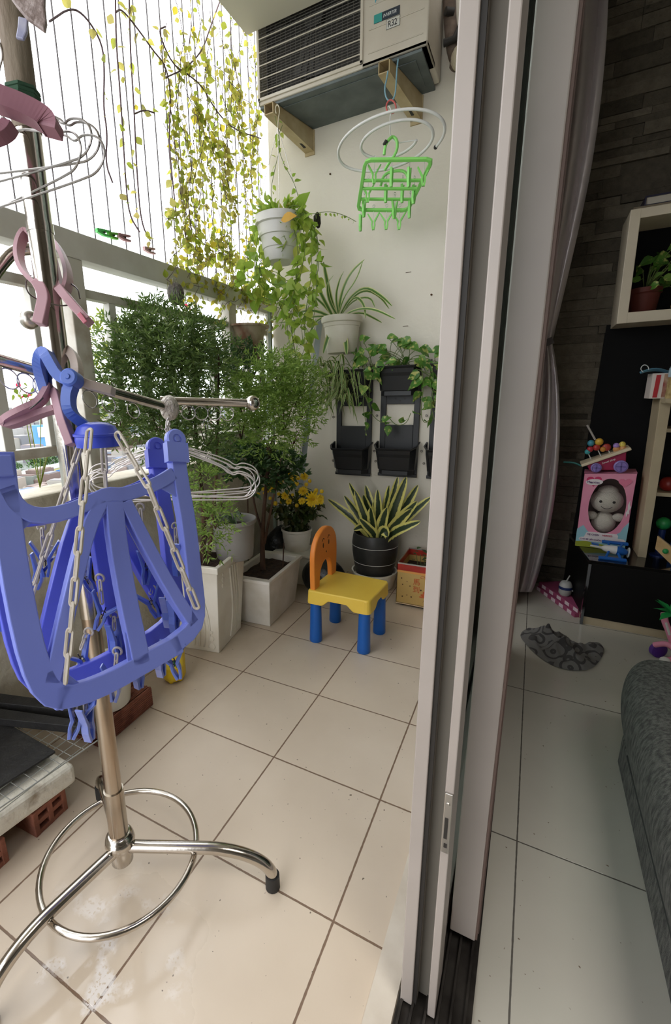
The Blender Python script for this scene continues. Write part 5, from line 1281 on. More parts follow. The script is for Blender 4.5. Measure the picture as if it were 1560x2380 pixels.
# chrysanthemum
m_cleaf = leafmat('chrysanthemum_leaves', [(50,66,30),(64,82,36),(78,88,42),(84,70,44)], .3)
m_yflow = leafmat('yellow_petals', [(240,206,40),(248,216,56),(232,196,36)], .3)
cbz = cm+V((0,0,.1)); mum = thing('chrysanthemum', 'yellow chrysanthemum in bloom with many buds, in the white ribbed pot', 'potted plant', cbz)
sm, lm = MB(), MB()
for k in range(44):
    a = rnd(0, 2*PI); r = rnd(.03,.17); e_ = cbz+V((math.cos(a)*r, math.sin(a)*r*.8, rnd(.14,.3)-r*.5)); p = smoothp([cbz+V((math.cos(a)*.02, math.sin(a)*.02, -.01)), lerp(cbz, e_, .6)+UP*.03, e_], 2); sm.tube(p, .0014, 5)
    for j in range(12):
        q = p[int(len(p)*rnd(.2,1))-1]; dr = rdir(-.7,.4); lm.leaf(q, dr, UP, rnd(.03,.05), rnd(.018,.03), .5, .2, (.2,.7,1,.6,.9,.02))
obj('stem', sm, m_stem, mum); obj('leaves', lm, m_cleaf, mum)
def bloom(u, v, r, y):
    c = ony(u, v, y); ax = (CAM-c).normalized(); ax = (ax+V((rnd(-.5,.5), 0, rnd(-.1,.5)))).normalized(); X, Y_, Z_ = frame_of(ax); mb = MB()
    for ring_, k_, tilt in ((14, 1, .25), (12, .8, .6), (8, .5, 1.1)):
        for j in range(ring_):
            a = 2*PI*(j+rnd(-.2,.2))/ring_; d = (X*math.cos(a)+Y_*math.sin(a)+Z_*tilt).normalized(); mb.leaf(c+d*r*.12, d, Z_, r*k_, r*.32, .1, .2, (.3,.9,1,.5))
    o = obj('flower', mb, m_yflow, mum); obj('flower_eye', MB().ball(c+Z_*r*.2, r*.22, 8), mat('flower_eye_yellow', (206,160,24), .7), o)
for u, v, r in [(678,1108,.032),(707,1108,.020),(633,1128,.030),(705,1142,.024),(727,1160,.036),(702,1165,.018),(663,1152,.020),(672,1166,.016),(745,1158,.018),(745,1165,.016)]: bloom(u, v, r, 1.36+rnd(-.03,.03))
bd2 = [(612,1136),(660,1114),(655,1122),(690,1124),(720,1118),(628,1158),(648,1148),(600,1150),(640,1170),(655,1166),(668,1144),(680,1150),(690,1175),(735,1140),(748,1142),(615,1146),(622,1140),(648,1118),(640,1118),(694,1112),(676,1128),(604,1138),(712,1126),(720,1172)]
for u, v in bd2: obj('bud', MB().ball(ony(u, v, 1.37+rnd(-.04,.04)), rnd(.008,.013), 8), m_yflow, mum, smooth=True)
# small plants
sg = thing('spiky_plant', 'few thin grassy leaves in the round grey pot', 'potted plant', cg+V((0,0,.13))); bl = []
for k in range(11): a = rnd(0, 2*PI); bl.append((arch(cg+V((0,0,.125)), (math.cos(a), math.sin(a)), rnd(.03,.07), rnd(.05,.09), rnd(0,.05), 6), .006, V((0,-1,.5))))
strap_obj('leaves', bl, mat('plain_strap', (74,96,58), .5), sg)
tpl = thing('seedling', 'small green leafy seedling growing in the tin box', 'potted plant', (.45,1.5,.148)); lm, sm = MB(), MB()
for k in range(34):
    c = V((.455+rnd(-.05,.06), 1.46+rnd(-.04,.04), .18+rnd(0,.09))); lm.leaf(c, rdir(-.2,.6), UP, rnd(.022,.036), rnd(.014,.022), .3, .2, ROUND)
for k in range(5): sm.tube([(.455+k*.01-.02, 1.46, .145), (.455+k*.02-.04, 1.46, .24)], .0015, 5)
obj('stem', sm, m_stem, tpl); obj('leaves', lm, m_shrub, tpl)

# ================================================================== SMALL HANGING THINGS
m_lime = mat('lime_green_plastic', (146,224,116), .38, c2=(138,216,106), scale=6)
m_clear = mat('clear_plastic_link', (222,222,214), .2)
q1, q2, q3, q4 = ony(850, 372, 1.30), ony(1006, 370, 1.30), ony(948, 489, 1.50), ony(832, 488, 1.50)
gh = thing('clip_hanger', 'lime green mini clip hanger with dangling pegs below the spiral rings', 'clip hanger', (q1+q3)/2)
fr_ = [q1, q2, q3, q4]; rc_ = []
for i in range(4):
    a, b_, c = fr_[i-1], fr_[i], fr_[(i+1) % 4]; rc_ += [b_+(a-b_).normalized()*.022, b_+(a-b_).normalized()*.006+(c-b_).normalized()*.006, b_+(c-b_).normalized()*.022]
nG = (q2-q1).cross(q4-q1).normalized()
obj('frame', MB().sweep(rc_, .013, .010, nG, closed=True), m_lime, gh, bevel=.002)
for t in (.38,.54,.76): obj('cross_bar', MB().sweep([lerp(q1, q4, t), lerp(q2, q3, t)], .010, .008, nG), m_lime, gh, bevel=.0015)
cbr = obj('centre_arch', MB().tube(smoothp([ony(885,432,1.40), ony(892,405,1.40), ony(920,396,1.40), ony(945,398,1.40), ony(952,430,1.40)], 2), .0055, 8), m_lime, gh, smooth=True)
obj('hook', MB().tube(smoothp([ony(893,360,1.33), ony(896,335,1.33), ony(906,322,1.34), ony(914,317,1.35), ony(923,325,1.35), ony(924,345,1.35), ony(917,362,1.35), ony(905,378,1.38), ony(895,395,1.40)], 2), .0055, 8), m_lime, gh, smooth=True)
obj('hook_band', MB().tube([ony(893,337,1.328), ony(899,327,1.33)], .0072, 8), m_dark, gh)
def gpeg(u, v, y, a, op):
    c = ony(u, v, y); s = 1.22; X = V((math.cos(a), math.sin(a), 0)); Y_ = V((-X.y, X.x, 0)); mb = MB()
    for sg in (-1, 1):
        mb.sweep([c-UP*.026*s+X*sg*.002, c-UP*.01*s+X*sg*.005*s, c+X*sg*.004*s, c+UP*.026*s+X*sg*(.004+.016*op)*s], [.005*s,.0045*s,.005*s,.0036*s], .0075*s, Y_)
    p = obj('peg', mb, m_lime, gh, bevel=.0006)
    mb = MB().tube([c+UP*.012, c+UP*.055], .0014, 5); mb.tube(arc(c+UP*.058, .005, 0, 2*PI, X, UP, 10)[:-1], .0012, 5, closed=True)
    obj('peg_link', mb, m_clear, gh)
for u, v, y, a, op in [(870,405,1.34,.5,1.0),(910,412,1.34,1.5,.1),(951,412,1.34,1.3,.1),(985,410,1.33,.3,.9),(855,450,1.42,.4,1.0),(897,450,1.42,1.5,.1),(935,450,1.42,1.5,.2),(962,452,1.42,1.2,.1),(846,485,1.48,1.3,.2),(917,488,1.46,1.0,.4),(952,486,1.46,1.5,.1),(838,518,1.50,1.5,.1),(868,515,1.50,.2,1.0),(898,514,1.50,.2,1.1),(928,514,1.50,.2,1.1)]: gpeg(u, v, y, a, op)

m_ring = mat('white_coated_ring', (218,216,212), .4)
L1, R1, T1, B1_ = ony(786,345,1.37), ony(1030,310,1.37), ony(925,262,1.27), ony(885,405,1.47)
rcn = (L1+R1+T1+B1_)/4; ax_, ay_ = (R1-L1)/2, (T1-B1_)/2
rg = thing('spiral_hanger', 'white coated spiral drying ring hanging over the green clip hanger', 'drying ring', rcn)
sp_ = []
for i in range(150):
    t = i/149; a = -.35 + t*(4.1*PI); k = lerp(1.0, .45, max(0, (t-.32)/.55)) if t > .32 else 1.0; k = max(.5, k)
    sp_.append(rcn + ax_*(k*math.cos(a)) + ay_*(k*math.sin(a)) + ax_*(.06*(1-k)))
obj('ring_tube', MB().tube(sp_, .0052, 10), m_ring, rg, smooth=True)
for e_ in (sp_[0],): obj('ring_tip', MB().ball(e_, .0075, 8), m_dark, rg)
st_ = ony(905, 245, 1.37)
obj('hook', MB().tube(smoothp([sp_[-1], ony(907,335,1.37), ony(907,270,1.37), ony(910,256,1.37), ony(904,246,1.37)], 2), .0022, 7), m_ring, rg, smooth=True)
cbn = MB().tube(smoothp([ony(u, v, 1.375) for u, v in [(903,234),(897,246),(901,262),(914,264),(922,254),(918,238),(910,232)]], 2, closed=True), .003, 7, closed=True)
tag(obj('hook_ring', cbn, mat('red_plastic_ring', (196,92,88), .4), loc=ony(909,248,1.375), smooth=True), 'small red plastic ring linking the blue string to the white spiral', 'ring')
cbn = MB().tube(smoothp([ony(u, v, 1.384) for u, v in [(902,165),(899,185),(894,205),(897,228),(908,237),(918,225),(921,200),(922,175),(924,150),(926,137)]], 2), .0028, 6)
tag(obj('string_loop', cbn, mat('pale_blue_cord', (132,170,184), .7, c2=(108,150,166), scale=60), loc=ony(910,200,1.384), smooth=True), 'pale blue string looped round the right cream bracket', 'string')

# pegs on the top rail
def railpeg(u, v, label, m, L_=.055, grp='small pegs on the top rail'):
    p = onx(u, v, -.47); t = thing('clothes_peg', label, 'clothes peg', p, grp)
    d = V((0, 1, -.03)).normalized()
    for s in (-1, 1): obj('peg_half', MB().sweep([p-d*L_/2+UP*s*.003, p+UP*s*.006, p+d*L_/2+UP*s*(.011 if s > 0 else .004)], [.006,.008,.006], .012, (1,0,0)), m, t, bevel=.001)
    obj('spring', MB().tube([p+V((-.007,0,0)), p+V((.009,0,0))], .003, 8), m_pin, t)
railpeg(240, 541, 'bright green small peg on the top rail, nearest of the row', mat('bright_green_peg', (96,216,110), .4)); railpeg(262, 548, 'darker green small peg on the top rail, beside the bright green one', mat('green_peg', (112,196,60), .4), .04)
railpeg(288, 552, 'dull pink small peg on the top rail behind the green pegs', mat('dull_pink_peg', (190,140,146), .45)); railpeg(347, 582, 'pale pink small peg on the top rail, farthest of the row', mat('pale_pink_peg', (206,166,168), .45))
# ================================================================== THE ROOM
m_gloss = mat('black_gloss_board', (20,19,19), .12, coat=.5)
m_cream2 = mat('cream_board', (196,180,150), .5, c2=(184,168,138), scale=9)
m_white2 = mat('white_board', (214,202,180), .45, c2=(202,190,168), scale=6)
zc_ = .288
cab = thing('tv_cabinet', 'low glossy black TV cabinet with a cream plinth on the room floor', 'cabinet', (1.6, 1.75, 0))
CBX = [(1.103,1.540),(2.9,1.500),(2.9,1.93),(1.052,1.93)]
def cabq(z0, z1, ins=0): 
    p = [(CBX[0][0]+ins, CBX[0][1]+ins), (CBX[1][0], CBX[1][1]+ins), CBX[2], (CBX[3][0]+ins, CBX[3][1])]
    return [(x, y, z0) for x, y in p]+[(x, y, z1) for x, y in p]
obj('body', MB().hex(cabq(.036, zc_-.016)), mat('black_fabric_board', (12,11,11), .5, spec=.2), cab, bevel=.002)
obj('top_board', MB().hex(cabq(zc_-.015, zc_, -.003)), m_gloss, cab, bevel=.002)
obj('plinth', MB().hex(cabq(0, .035, .006)), m_cream2, cab, bevel=.001)
obj('side_edge', MB().hex([(1.099,1.535,0),(1.109,1.534,0),(1.109,1.56,0),(1.099,1.56,0),(1.099,1.535,zc_-.016),(1.109,1.534,zc_-.016),(1.109,1.56,zc_-.016),(1.099,1.56,zc_-.016)]), m_gloss, cab)
pn = thing('wall_panel', 'large matt black backing panel fixed to the stone wall above the cabinet', 'wall panel', (1.7, 1.93, .3))
obj('panel_board', MB().hex([(1.062,1.922,.29),(2.9,1.922,.29),(2.9,YR-.002,.29),(1.062,YR-.002,.29),(1.080,1.922,1.24),(2.9,1.922,1.24),(2.9,YR-.002,1.24),(1.080,YR-.002,1.24)]), mat('black_wallboard', (12,12,14), .7, spec=.2), pn)
# cube shelf on the wall
ws = thing('wall_shelf', 'white open box shelf hung high on the dark stone wall', 'shelf', (1.4, YR, 1.22))
sx0, sx1, sy0, sy1, sz0, sz1, wt = 1.087, 1.75, 1.745, YR-.012, 1.222, 1.628, .034
obj('side_board', MB().hex([(sx0+.008,sy0,sz0),(sx0+.008+wt,sy0,sz0),(sx0+.008+wt,sy1,sz0),(sx0+.008,sy1,sz0),(sx0,sy0,sz1),(sx0+wt,sy0,sz1),(sx0+wt,sy1,sz1),(sx0,sy1,sz1)]), m_white2, ws, bevel=.002)
obj('side_board', MB().box(sx1-wt, sx1, sy0, sy1, sz0, sz1), m_white2, ws, bevel=.002)
obj('top_board', MB().box(sx0+.002, sx1, sy0+.0005, sy1, sz1-wt, sz1-.0005), m_white2, ws, bevel=.002); obj('bottom_board', MB().box(sx0+.01, sx1, sy0+.0005, sy1, sz0+.0005, sz0+wt+.006), m_white2, ws, bevel=.002)
obj('back_board', MB().box(sx0+.01, sx1, sy1-.006, sy1, sz0, sz1), mat('dark_back', (12,12,15), .8, spec=.2), ws)
pot = V((1.185, 1.85, sz0+wt+.007))
round_pot('plant_pot', 'dark red round pot inside the white wall shelf', 'plant pot', pot, [(.042,0),(.045,.004),(.052,.07),(.054,.075),(.058,.077),(.058,.095),(.054,.095),(.05,.08)], mat('dark_red_pot', (92,36,28), .6), .08, .05)
pl = thing('pothos_plant', 'shaded pothos vine in the red pot inside the white wall shelf', 'potted plant', pot+V((0,0,.085))); lm, sm = MB(), MB()
for k in range(30):
    c = pot+V((rnd(-.03,.17), rnd(-.08,.02), .10+rnd(-.03,.15))); sm.tube([pot+V((0,0,.08)), lerp(pot+V((0,0,.1)), c, .6)+UP*.02, c], .0014, 5); lm.leaf(c, rdir(-.5,.5), V((0,-1,.5)), rnd(.04,.06), rnd(.028,.042), .3, .2, HEART)
obj('stem', sm, m_stem, pl); obj('leaves', lm, m_poth, pl)
bx_ = MB().ball(pot+V((.10,-.06,.014)), .015, 10, (1.3,1,.9)); tag(obj('pebble', bx_, mat('ochre_stone', (206,150,84), .7), loc=pot+V((.1,-.06,0)), smooth=True), 'small ochre stone on the floor of the white wall shelf', 'stone')
ty = thing('tray', 'thin wooden tray lying on top of the white wall shelf', 'tray', (1.3, 1.85, sz1))
obj('tray_board', MB().box(1.10, 1.6, 1.80, 1.935, sz1, sz1+.022), mat('tray_wood', (134,120,100), .6, c2=(112,98,80), scale=5, stretch=(.3,3,3)), ty, bevel=.002)  # grey-brown wood of the tray
bk_ = thing('book', 'dark navy book lying on the tray on top of the wall shelf', 'book', (1.3,1.86,sz1+.022))
obj('cover', MB().box(1.135, 1.5, 1.81, 1.93, sz1+.0225, sz1+.027).box(1.135, 1.5, 1.81, 1.93, sz1+.052, sz1+.057).box(1.135, 1.139, 1.81, 1.93, sz1+.027, sz1+.052), mat('navy_cover', (34,32,58), .4), bk_); obj('pages', MB().box(1.139, 1.497, 1.815, 1.925, sz1+.027, sz1+.052), mat('paper', (190,182,168), .8), bk_)
# toy shelf at the right edge
sh = thing('toy_shelf', 'tall cream board side of a toy shelf standing on the black cabinet', 'shelf', (1.28, 1.75, zc_))
obj('side_board', MB().hex([(1.279,1.665,zc_),(1.308,1.665,zc_),(1.308,1.88,zc_),(1.279,1.80,zc_),(1.262,1.665,.93),(1.297,1.665,.93),(1.297,1.88,.93),(1.262,1.80,.93)]), m_cream2, sh, bevel=.0015)
obj('shelf_board', MB().box(1.308, 1.75, 1.69, 1.88, .545, .56), m_cream2, sh, bevel=.001)
obj('shelf_board', MB().box(1.303, 1.75, 1.69, 1.88, .80, .815), m_cream2, sh, bevel=.001)
obj('side_board', MB().box(1.75, 1.785, 1.665, 1.88, zc_, .93), m_cream2, sh, bevel=.0015)
obj('top_board', MB().box(1.3, 1.78, 1.67, 1.88, .915, .93), m_cream2, sh, bevel=.001)
dw = thing('wooden_drawer', 'small light wooden toy drawer with a green knob beside the cream shelf board', 'toy drawer', (1.36,1.64,zc_))
obj('front', MB().hex([(1.325,1.64,zc_+.05),(1.375,1.59,zc_+.004),(1.38,1.60,zc_+.004),(1.33,1.65,zc_+.05),(1.325,1.64,zc_+.105),(1.375,1.59,zc_+.07),(1.38,1.60,zc_+.07),(1.33,1.65,zc_+.105)]), mat('pale_wood', (206,172,122), .5, c2=(190,154,104), scale=7, stretch=(.4,4,4)), dw, bevel=.0015)
obj('knob', MB().ball((1.352,1.607,zc_+.054), .0105, 12), mat('toy_green', (38,150,76), .35), dw, smooth=True)
bl_ = thing('toy_block', 'bright blue toy box at the right edge of the frame on the cabinet', 'toy', (1.42,1.60,zc_))
obj('box_body', MB().hex([(1.372,1.575,zc_),(1.46,1.575,zc_),(1.46,1.7,zc_),(1.385,1.7,zc_),(1.372,1.575,zc_+.15),(1.46,1.575,zc_+.15),(1.46,1.7,zc_+.15),(1.385,1.7,zc_+.15)]), mat('toy_blue', (22,104,190), .35), bl_, bevel=.003)
for (cx_, cy2, cz_, r_, c, lab) in [(1.355,1.72,zc_+.14,.026,(40,140,70),'green round toy behind the wooden drawer'),(1.35,1.74,.60,.03,(150,40,34),'red toy on the shelf board at the right edge'),(1.36,1.74,.84,.028,(120,36,34),'dark red toy on the upper board at the right edge')]:
    z_ = {True: cz_}[True]; base = zc_ if cz_ < .5 else (.56 if cz_ < .7 else .815)
    tag(obj('toy_ball', MB().ball((cx_, cy2, base+r_ if base > .4 else cz_), r_, 16), mat('toy_%d' % c[0], c, .4), loc=(cx_, cy2, base), smooth=True), lab, 'toy')
tb_ = thing('toy_plate', 'small stand carrying the green toy behind the drawer', 'toy stand', (1.355,1.72,zc_)); obj('stand', MB().lathe([(.03,0),(.03,.006),(.012,.01),(.012,.115)], (1.355,1.72,zc_), 16), mat('toy_dark_blue', (24,44,96), .5), tb_)
# red and white carton with a face mask and a jar
zt_ = .93
ct_ = thing('carton', 'white carton with a red stripe standing on top of the cream shelf board', 'box', (1.25, 1.72, zt_))
obj('carton_body', MB().box(1.226, 1.42, 1.665, 1.76, zt_, zt_+.094), mat('white_carton', (226,214,206), .5), ct_, bevel=.001); obj('red_stripe', MB().hex([(1.236,1.6642,zt_+.004),(1.250,1.6642,zt_+.004),(1.250,1.665,zt_+.004),(1.236,1.665,zt_+.004),(1.238,1.6642,zt_+.088),(1.252,1.6642,zt_+.088),(1.252,1.665,zt_+.088),(1.238,1.665,zt_+.088)]), mat('carton_red', (186,36,46), .5), ct_)
obj('carton_picture', MB().box(1.262, 1.36, 1.6642, 1.665, zt_+.004, zt_+.09), mat('carton_picture', (196,170,140), .6, c2=(150,60,60), scale=30), ct_)
jr_ = thing('jar', 'clear plastic jar full of pale biscuits in front of the carton', 'jar', (1.30,1.63,zt_+.0))
for z0, z1, r_, m_, nm in ((.0,.075,.032,mat('biscuits', (206,184,130), .8, c2=(160,132,84), scale=50, bump=1, bscale=80),'biscuits'),(.078,.112,.034,mat('jar_plastic', (176,200,212), .15, alpha=.5),'jar_neck'),(.112,.118,.031,mat('jar_lid', (190,204,212), .3),'jar_lid')):
    obj(nm, MB().lathe([(r_*.96,z0),(r_,z0+.004),(r_,z1-.003),(r_*.95,z1)], (1.30,1.665-.035,zt_), 24), m_, jr_, smooth=True)
sl = thing('shelf_ledge', 'narrow cream ledge under the biscuit jar', 'ledge', (1.32,1.64,zt_-.016)); obj('ledge_board', MB().box(1.264, 1.7, 1.59, 1.6645, zt_-.016, zt_), m_cream2, sl)
mk = MB(); g = []
for i in range(7):
    for j in range(7): u, v = i/6, j/6; g.append(V((1.192+.085*u, 1.66+.07*v, zt_+.097+.012*math.sin(u*3.1+.2)*(1-.4*v)+.004*math.sin(v*9))))
mk.add(g, [(i*7+j, (i+1)*7+j, (i+1)*7+j+1, i*7+j+1) for i in range(6) for j in range(6)]); mk.add([p+V((0,0,.002)) for p in g], [(i*7+j, i*7+j+1, (i+1)*7+j+1, (i+1)*7+j) for i in range(6) for j in range(6)])
mkt = thing('face_mask', 'pale blue disposable face mask draped over the left edge of the carton', 'face mask', (1.22,1.68,zt_+.095))
obj('mask_cloth', mk, mat('mask_blue', (116,176,204), .7), mkt, smooth=True)
obj('ear_loop', MB().tube(smoothp([V((1.194,1.66,zt_+.10)), V((1.182,1.655,zt_+.112)), V((1.19,1.655,zt_+.128)), V((1.206,1.66,zt_+.122)), V((1.21,1.66,zt_+.108))], 2), .0016, 5), mat('elastic_white', (220,224,226), .7), mkt)

# pink gift box with a plush doll behind an oval window
by = 1.725
g0, g1, g2, g3 = ony(1338,1262,by), ony(1460,1262,by), ony(1484,1092,by), ony(1358,1100,by)
g0 = V((1.060, by, zc_+.001)); g1 = V((1.242, by, zc_+.001)); g3 = V((1.056, by, .618)); g2 = V((1.242, by, .630)); dpt = V((.012, .13, 0))
gb2 = thing('gift_box', 'pink toy gift box with an oval window on the black cabinet', 'box', (1.15, by+.06, zc_))
def G(s, t, o=0): return lerp(lerp(g0, g1, s), lerp(g3, g2, s), t)+V((0,-o,0))
m_gp = mat('gift_pink', (236,158,184), .4, c2=(228,138,170), scale=5)
# front with an oval hole
n = 48; cx_, cy2, ra, rb_ = .53, .56, .36, .37
inner = [G(cx_+ra*math.cos(2*PI*k/n), cy2+rb_*math.sin(2*PI*k/n)*(1 if math.sin(2*PI*k/n) > 0 else .95)) for k in range(n)]
def sq(k):
    a = 2*PI*k/n; c, s = math.cos(a), math.sin(a); m_ = max(abs(c), abs(s)); return G(.5+.5*c/m_, .5+.5*s/m_)
outer = [sq(k) for k in range(n)]
obj('front_panel', MB().add(inner+outer, [(k, n+k, n+(k+1) % n, (k+1) % n) for k in range(n)]), m_gp, gb2)
obj('carton_walls', MB().hex([g0, g0+V((.002,0,0)), g0+V((.002,0,0))+dpt, g0+dpt, g3, g3+V((.002,0,0)), g3+V((.002,0,0))+dpt, g3+dpt]).hex([g1-V((.002,0,0)), g1, g1+dpt, g1-V((.002,0,0))+dpt, g2-V((.002,0,0)), g2, g2+dpt, g2-V((.002,0,0))+dpt]).hex([g3-V((0,0,.002)), g2-V((0,0,.002)), g2-V((0,0,.002))+dpt, g3-V((0,0,.002))+dpt, g3, g2, g2+dpt, g3+dpt]).hex([g0, g1, g1+dpt, g0+dpt, g0+V((0,0,.002)), g1+V((0,0,.002)), g1+V((0,0,.002))+dpt, g0+V((0,0,.002))+dpt]), m_gp, gb2)
obj('inner_back', MB().hex([g0+dpt-V((0,.003,0)), g1+dpt-V((0,.003,0)), g1+dpt, g0+dpt, g3+dpt-V((0,.003,0)), g2+dpt-V((0,.003,0)), g2+dpt, g3+dpt]), mat('gift_inside', (120,112,104), .8), gb2)
def decal(name, pts, m_, o=.0012): return obj(name, MB().prism([G(s, t, o) for s, t in pts], (0, .0009, 0)), m_, gb2)
decal('blue_corner', [(.001,.001),(.999,.001),(.999,.38),(.90,.30),(.86,.24),(.72,.18),(.38,.18),(.22,.22),(.12,.30),(.001,.24)], mat('gift_sky_blue', (150,200,214), .45))
decal('green_strip', [(.001,.001),(.999,.001),(.999,.035),(.5,.06),(.2,.085),(.001,.07)], mat('gift_green', (150,160,44), .5), .0022)
decal('white_speech', [(.06,.115),(.10,.135),(.16,.14),(.2,.205),(.25,.215),(.80,.212),(.83,.19),(.83,.155),(.95,.15),(.985,.13),(.98,.085),(.93,.07),(.5,.085),(.1,.085),(.06,.1)], mat('gift_white', (236,228,230), .5), .0026)
def ell(cx2, cz2, a, b_, k=20): return [(cx2+a*math.cos(2*PI*i/k), cz2+b_*math.sin(2*PI*i/k)) for i in range(k)]
def heart(cx2, cz2, s, asp=.6): return [(cx2+s*(16*math.sin(t)**3)/17, cz2+s*asp*(13*math.cos(t)-5*math.cos(2*t)-2*math.cos(3*t)-math.cos(4*t))/17) for t in [2*PI*i/36 for i in range(36)]]
decal('heart_logo', heart(.21, .90, .155, .52), mat('gift_heart', (206,52,104), .4), .0024)
decal('name_plate', ell(.22, .885, .165, .040), mat('gift_white', (236,228,230), .5), .0032)
XG = (g1-g0).normalized(); ZG_ = (g3-g0).normalized(); m_gt = mat('gift_text_purple', (92,36,112), .5); m_gt2 = mat('gift_text_red', (200,40,84), .5)
text('box_lettering', 'Merries', .0155, G(.075, .872, .0045), XG, (0,0,1), m_gt, gb2, squash=.95)
decal('pink_heart', heart(.80, .88, .13, .52), mat('gift_heart_light', (230,128,160), .4), .0022)
text('box_lettering', 'MẸ CHỌN', .0105, G(.215, .172, .0042), XG, (0,0,1), m_gt, gb2, squash=.92); text('box_lettering', 'MERRIES', .0105, G(.52, .172, .0042), XG, (0,0,1), m_gt2, gb2, squash=.92)
text('box_lettering', 'CHO BÉ LỚN KHÔN MỖI NGÀY', .0095, G(.085, .102, .0042), XG, (0,0,1), m_gt, gb2, squash=.90)
decal('white_bird_shape', [(.90,.50),(.93,.54),(.92,.60),(.95,.66),(.955,.60),(.985,.57),(.96,.53),(.97,.48),(.94,.49),(.92,.44)], mat('gift_white', (236,228,230), .5), .0022)
# the doll inside
dl = thing('plush_doll', 'plain white smiling plush doll inside the pink gift box', 'doll', G(.5,.22)+V((.006,.07,0)))
m_pl = mat('white_plush', (206,200,188), .95, bump=.6, bscale=220)
dcn = G(.52,.46)+V((.006,.062,0))
bd3 = MB().ball(dcn+V((0,0,-.05)), .046, 20, (1,.85,1.05)); obj('body', bd3, m_pl, dl, smooth=True)
hd = obj('head', MB().ball(dcn+V((0,-.004,.050)), .058, 26, (1.05,.86,.92)).ball(dcn+V((0.0,0,.09)), .036, 18, (1.1,.9,.8)), m_pl, dl, smooth=True)
for s in (-1, 1):
    obj('arm', MB().ball(dcn+V((s*.05,-.016,-.018)), .024, 14, (1,.9,.8)), m_pl, dl, smooth=True)
    obj('eye', MB().ball(dcn+V((s*.024-.004,-.0525,.054)), .0058, 12, (1,.5,1)), m_dark, hd, smooth=True)
obj('mouth', MB().tube([dcn+V((-.004+.026*math.sin(a), -.0535-.001*math.cos(a), .05-.026*math.cos(a)+.0)) for a in [-.9+1.8*i/12 for i in range(13)]], .0011, 5), m_dark, hd)
# toy sweets cart on the box
ztb = .625
kc = thing('toy_cart', 'crimson toy sweets cart with a cream tray, tilted on top of the pink box', 'toy cart', (1.15, 1.78, ztb))
c0, c1 = ony(1352,1083,1.735), ony(1468,1043,1.735); dY = V((0,.085,.004))
Xc = (c1-c0).normalized(); Zc = V((0,0,1)) - Xc*Xc.z; Zc.normalize()
b0 = ony(1370,1098,1.74); b1 = ony(1456,1082,1.74)
obj('tray_rim', MB().hex([c0-Zc*.006, c1-Zc*.006, c1-Zc*.006+dY, c0-Zc*.006+dY, c0+Zc*.006, c1+Zc*.006, c1+Zc*.006+dY, c0+Zc*.006+dY]), mat('cream_tray', (222,206,176), .45), kc, bevel=.003)
obj('cart_body', MB().hex([V((b0.x,1.745,ztb+.004)), V((b1.x,1.745,ztb+.012)), V((b1.x,1.81,ztb+.012)), V((b0.x,1.81,ztb+.004)), c0+Xc*.02-Zc*.006+V((0,.008,0)), c1-Xc*.018-Zc*.006+V((0,.008,0)), c1-Xc*.018-Zc*.006+dY-V((0,.01,0)), c0+Xc*.02-Zc*.006+dY-V((0,.01,0))]), mat('toy_crimson', (158,28,74), .4), kc, bevel=.003)
for u, v, r_ in ((1443,1084,.0255),(1384,1098,.020)):
    w_ = ony(u, v, 1.738); w_.z = max(w_.z, ztb+r_*.9)
    wh = obj('wheel', MB().lathe([(r_,0),(r_,.008),(r_*.8,.011),(r_*.75,.008),(.004,.009)], w_, 24, ax=(0,-1,0)), mat('toy_lilac', (140,122,190), .4), kc, smooth=True)
    obj('wheel_spokes', MB().obox(w_-V((0,.0095,0)), V((r_*.7,0,0)), V((0,.0015,0)), V((0,0,.002))).obox(w_-V((0,.0095,0)), V((.002,0,0)), V((0,.0015,0)), V((0,0,r_*.7))), mat('toy_lilac_dark', (112,96,164), .4), wh)
text('cart_lettering', 'Sweet shop', .0105, ony(1400,1079,1.7425), Xc, Zc, mat('gift_white', (236,228,230), .5), kc, shear=.2)
def candy(u, v, r_, c, stick=None, sc=(1,1,1), y=1.77):
    p = ony(u, v, y); nm = 'candy'; mb = MB().ball(p, r_, 12, sc)
    o = obj(nm, mb, mat('candy_%d_%d_%d' % c, c, .35), kc, smooth=True)
    if stick: q = ony(stick[0], stick[1], y); obj('candy_stick', MB().tube([p, q], .0022, 6), mat('candy_stick_%d' % c[0], (200,200,196), .4), o)
candy(1366,1050,.0115,(70,170,176),(1376,1072)); candy(1374,1030,.014,(70,150,170)); candy(1393,1027,.016,(226,178,66)); candy(1387,1040,.014,(186,60,56),(1397,1060)); candy(1410,1040,.0165,(170,60,52),(1420,1056),(1,.4,1)); candy(1402,1044,.012,(206,140,60))
candy(1433,1044,.0135,(206,150,96)); candy(1433,1036,.0125,(160,130,200)); candy(1448,1042,.0135,(206,150,96)); candy(1447,1033,.0125,(226,206,96)); candy(1372,1044,.013,(180,50,60))
sw = ony(1365,988,1.775), ony(1384,1022,1.775)
obj('straw', MB().tube([sw[0], sw[1]], .0042, 8), mat('grey_straw', (176,170,164), .4), kc); 
obj('push_handle', MB().tube(smoothp([ony(1352,1083,1.77), ony(1335,1075,1.79), ony(1310,1074,1.80)], 2), .004, 8), mat('teal_dim', (40,110,104), .5), kc, smooth=True)
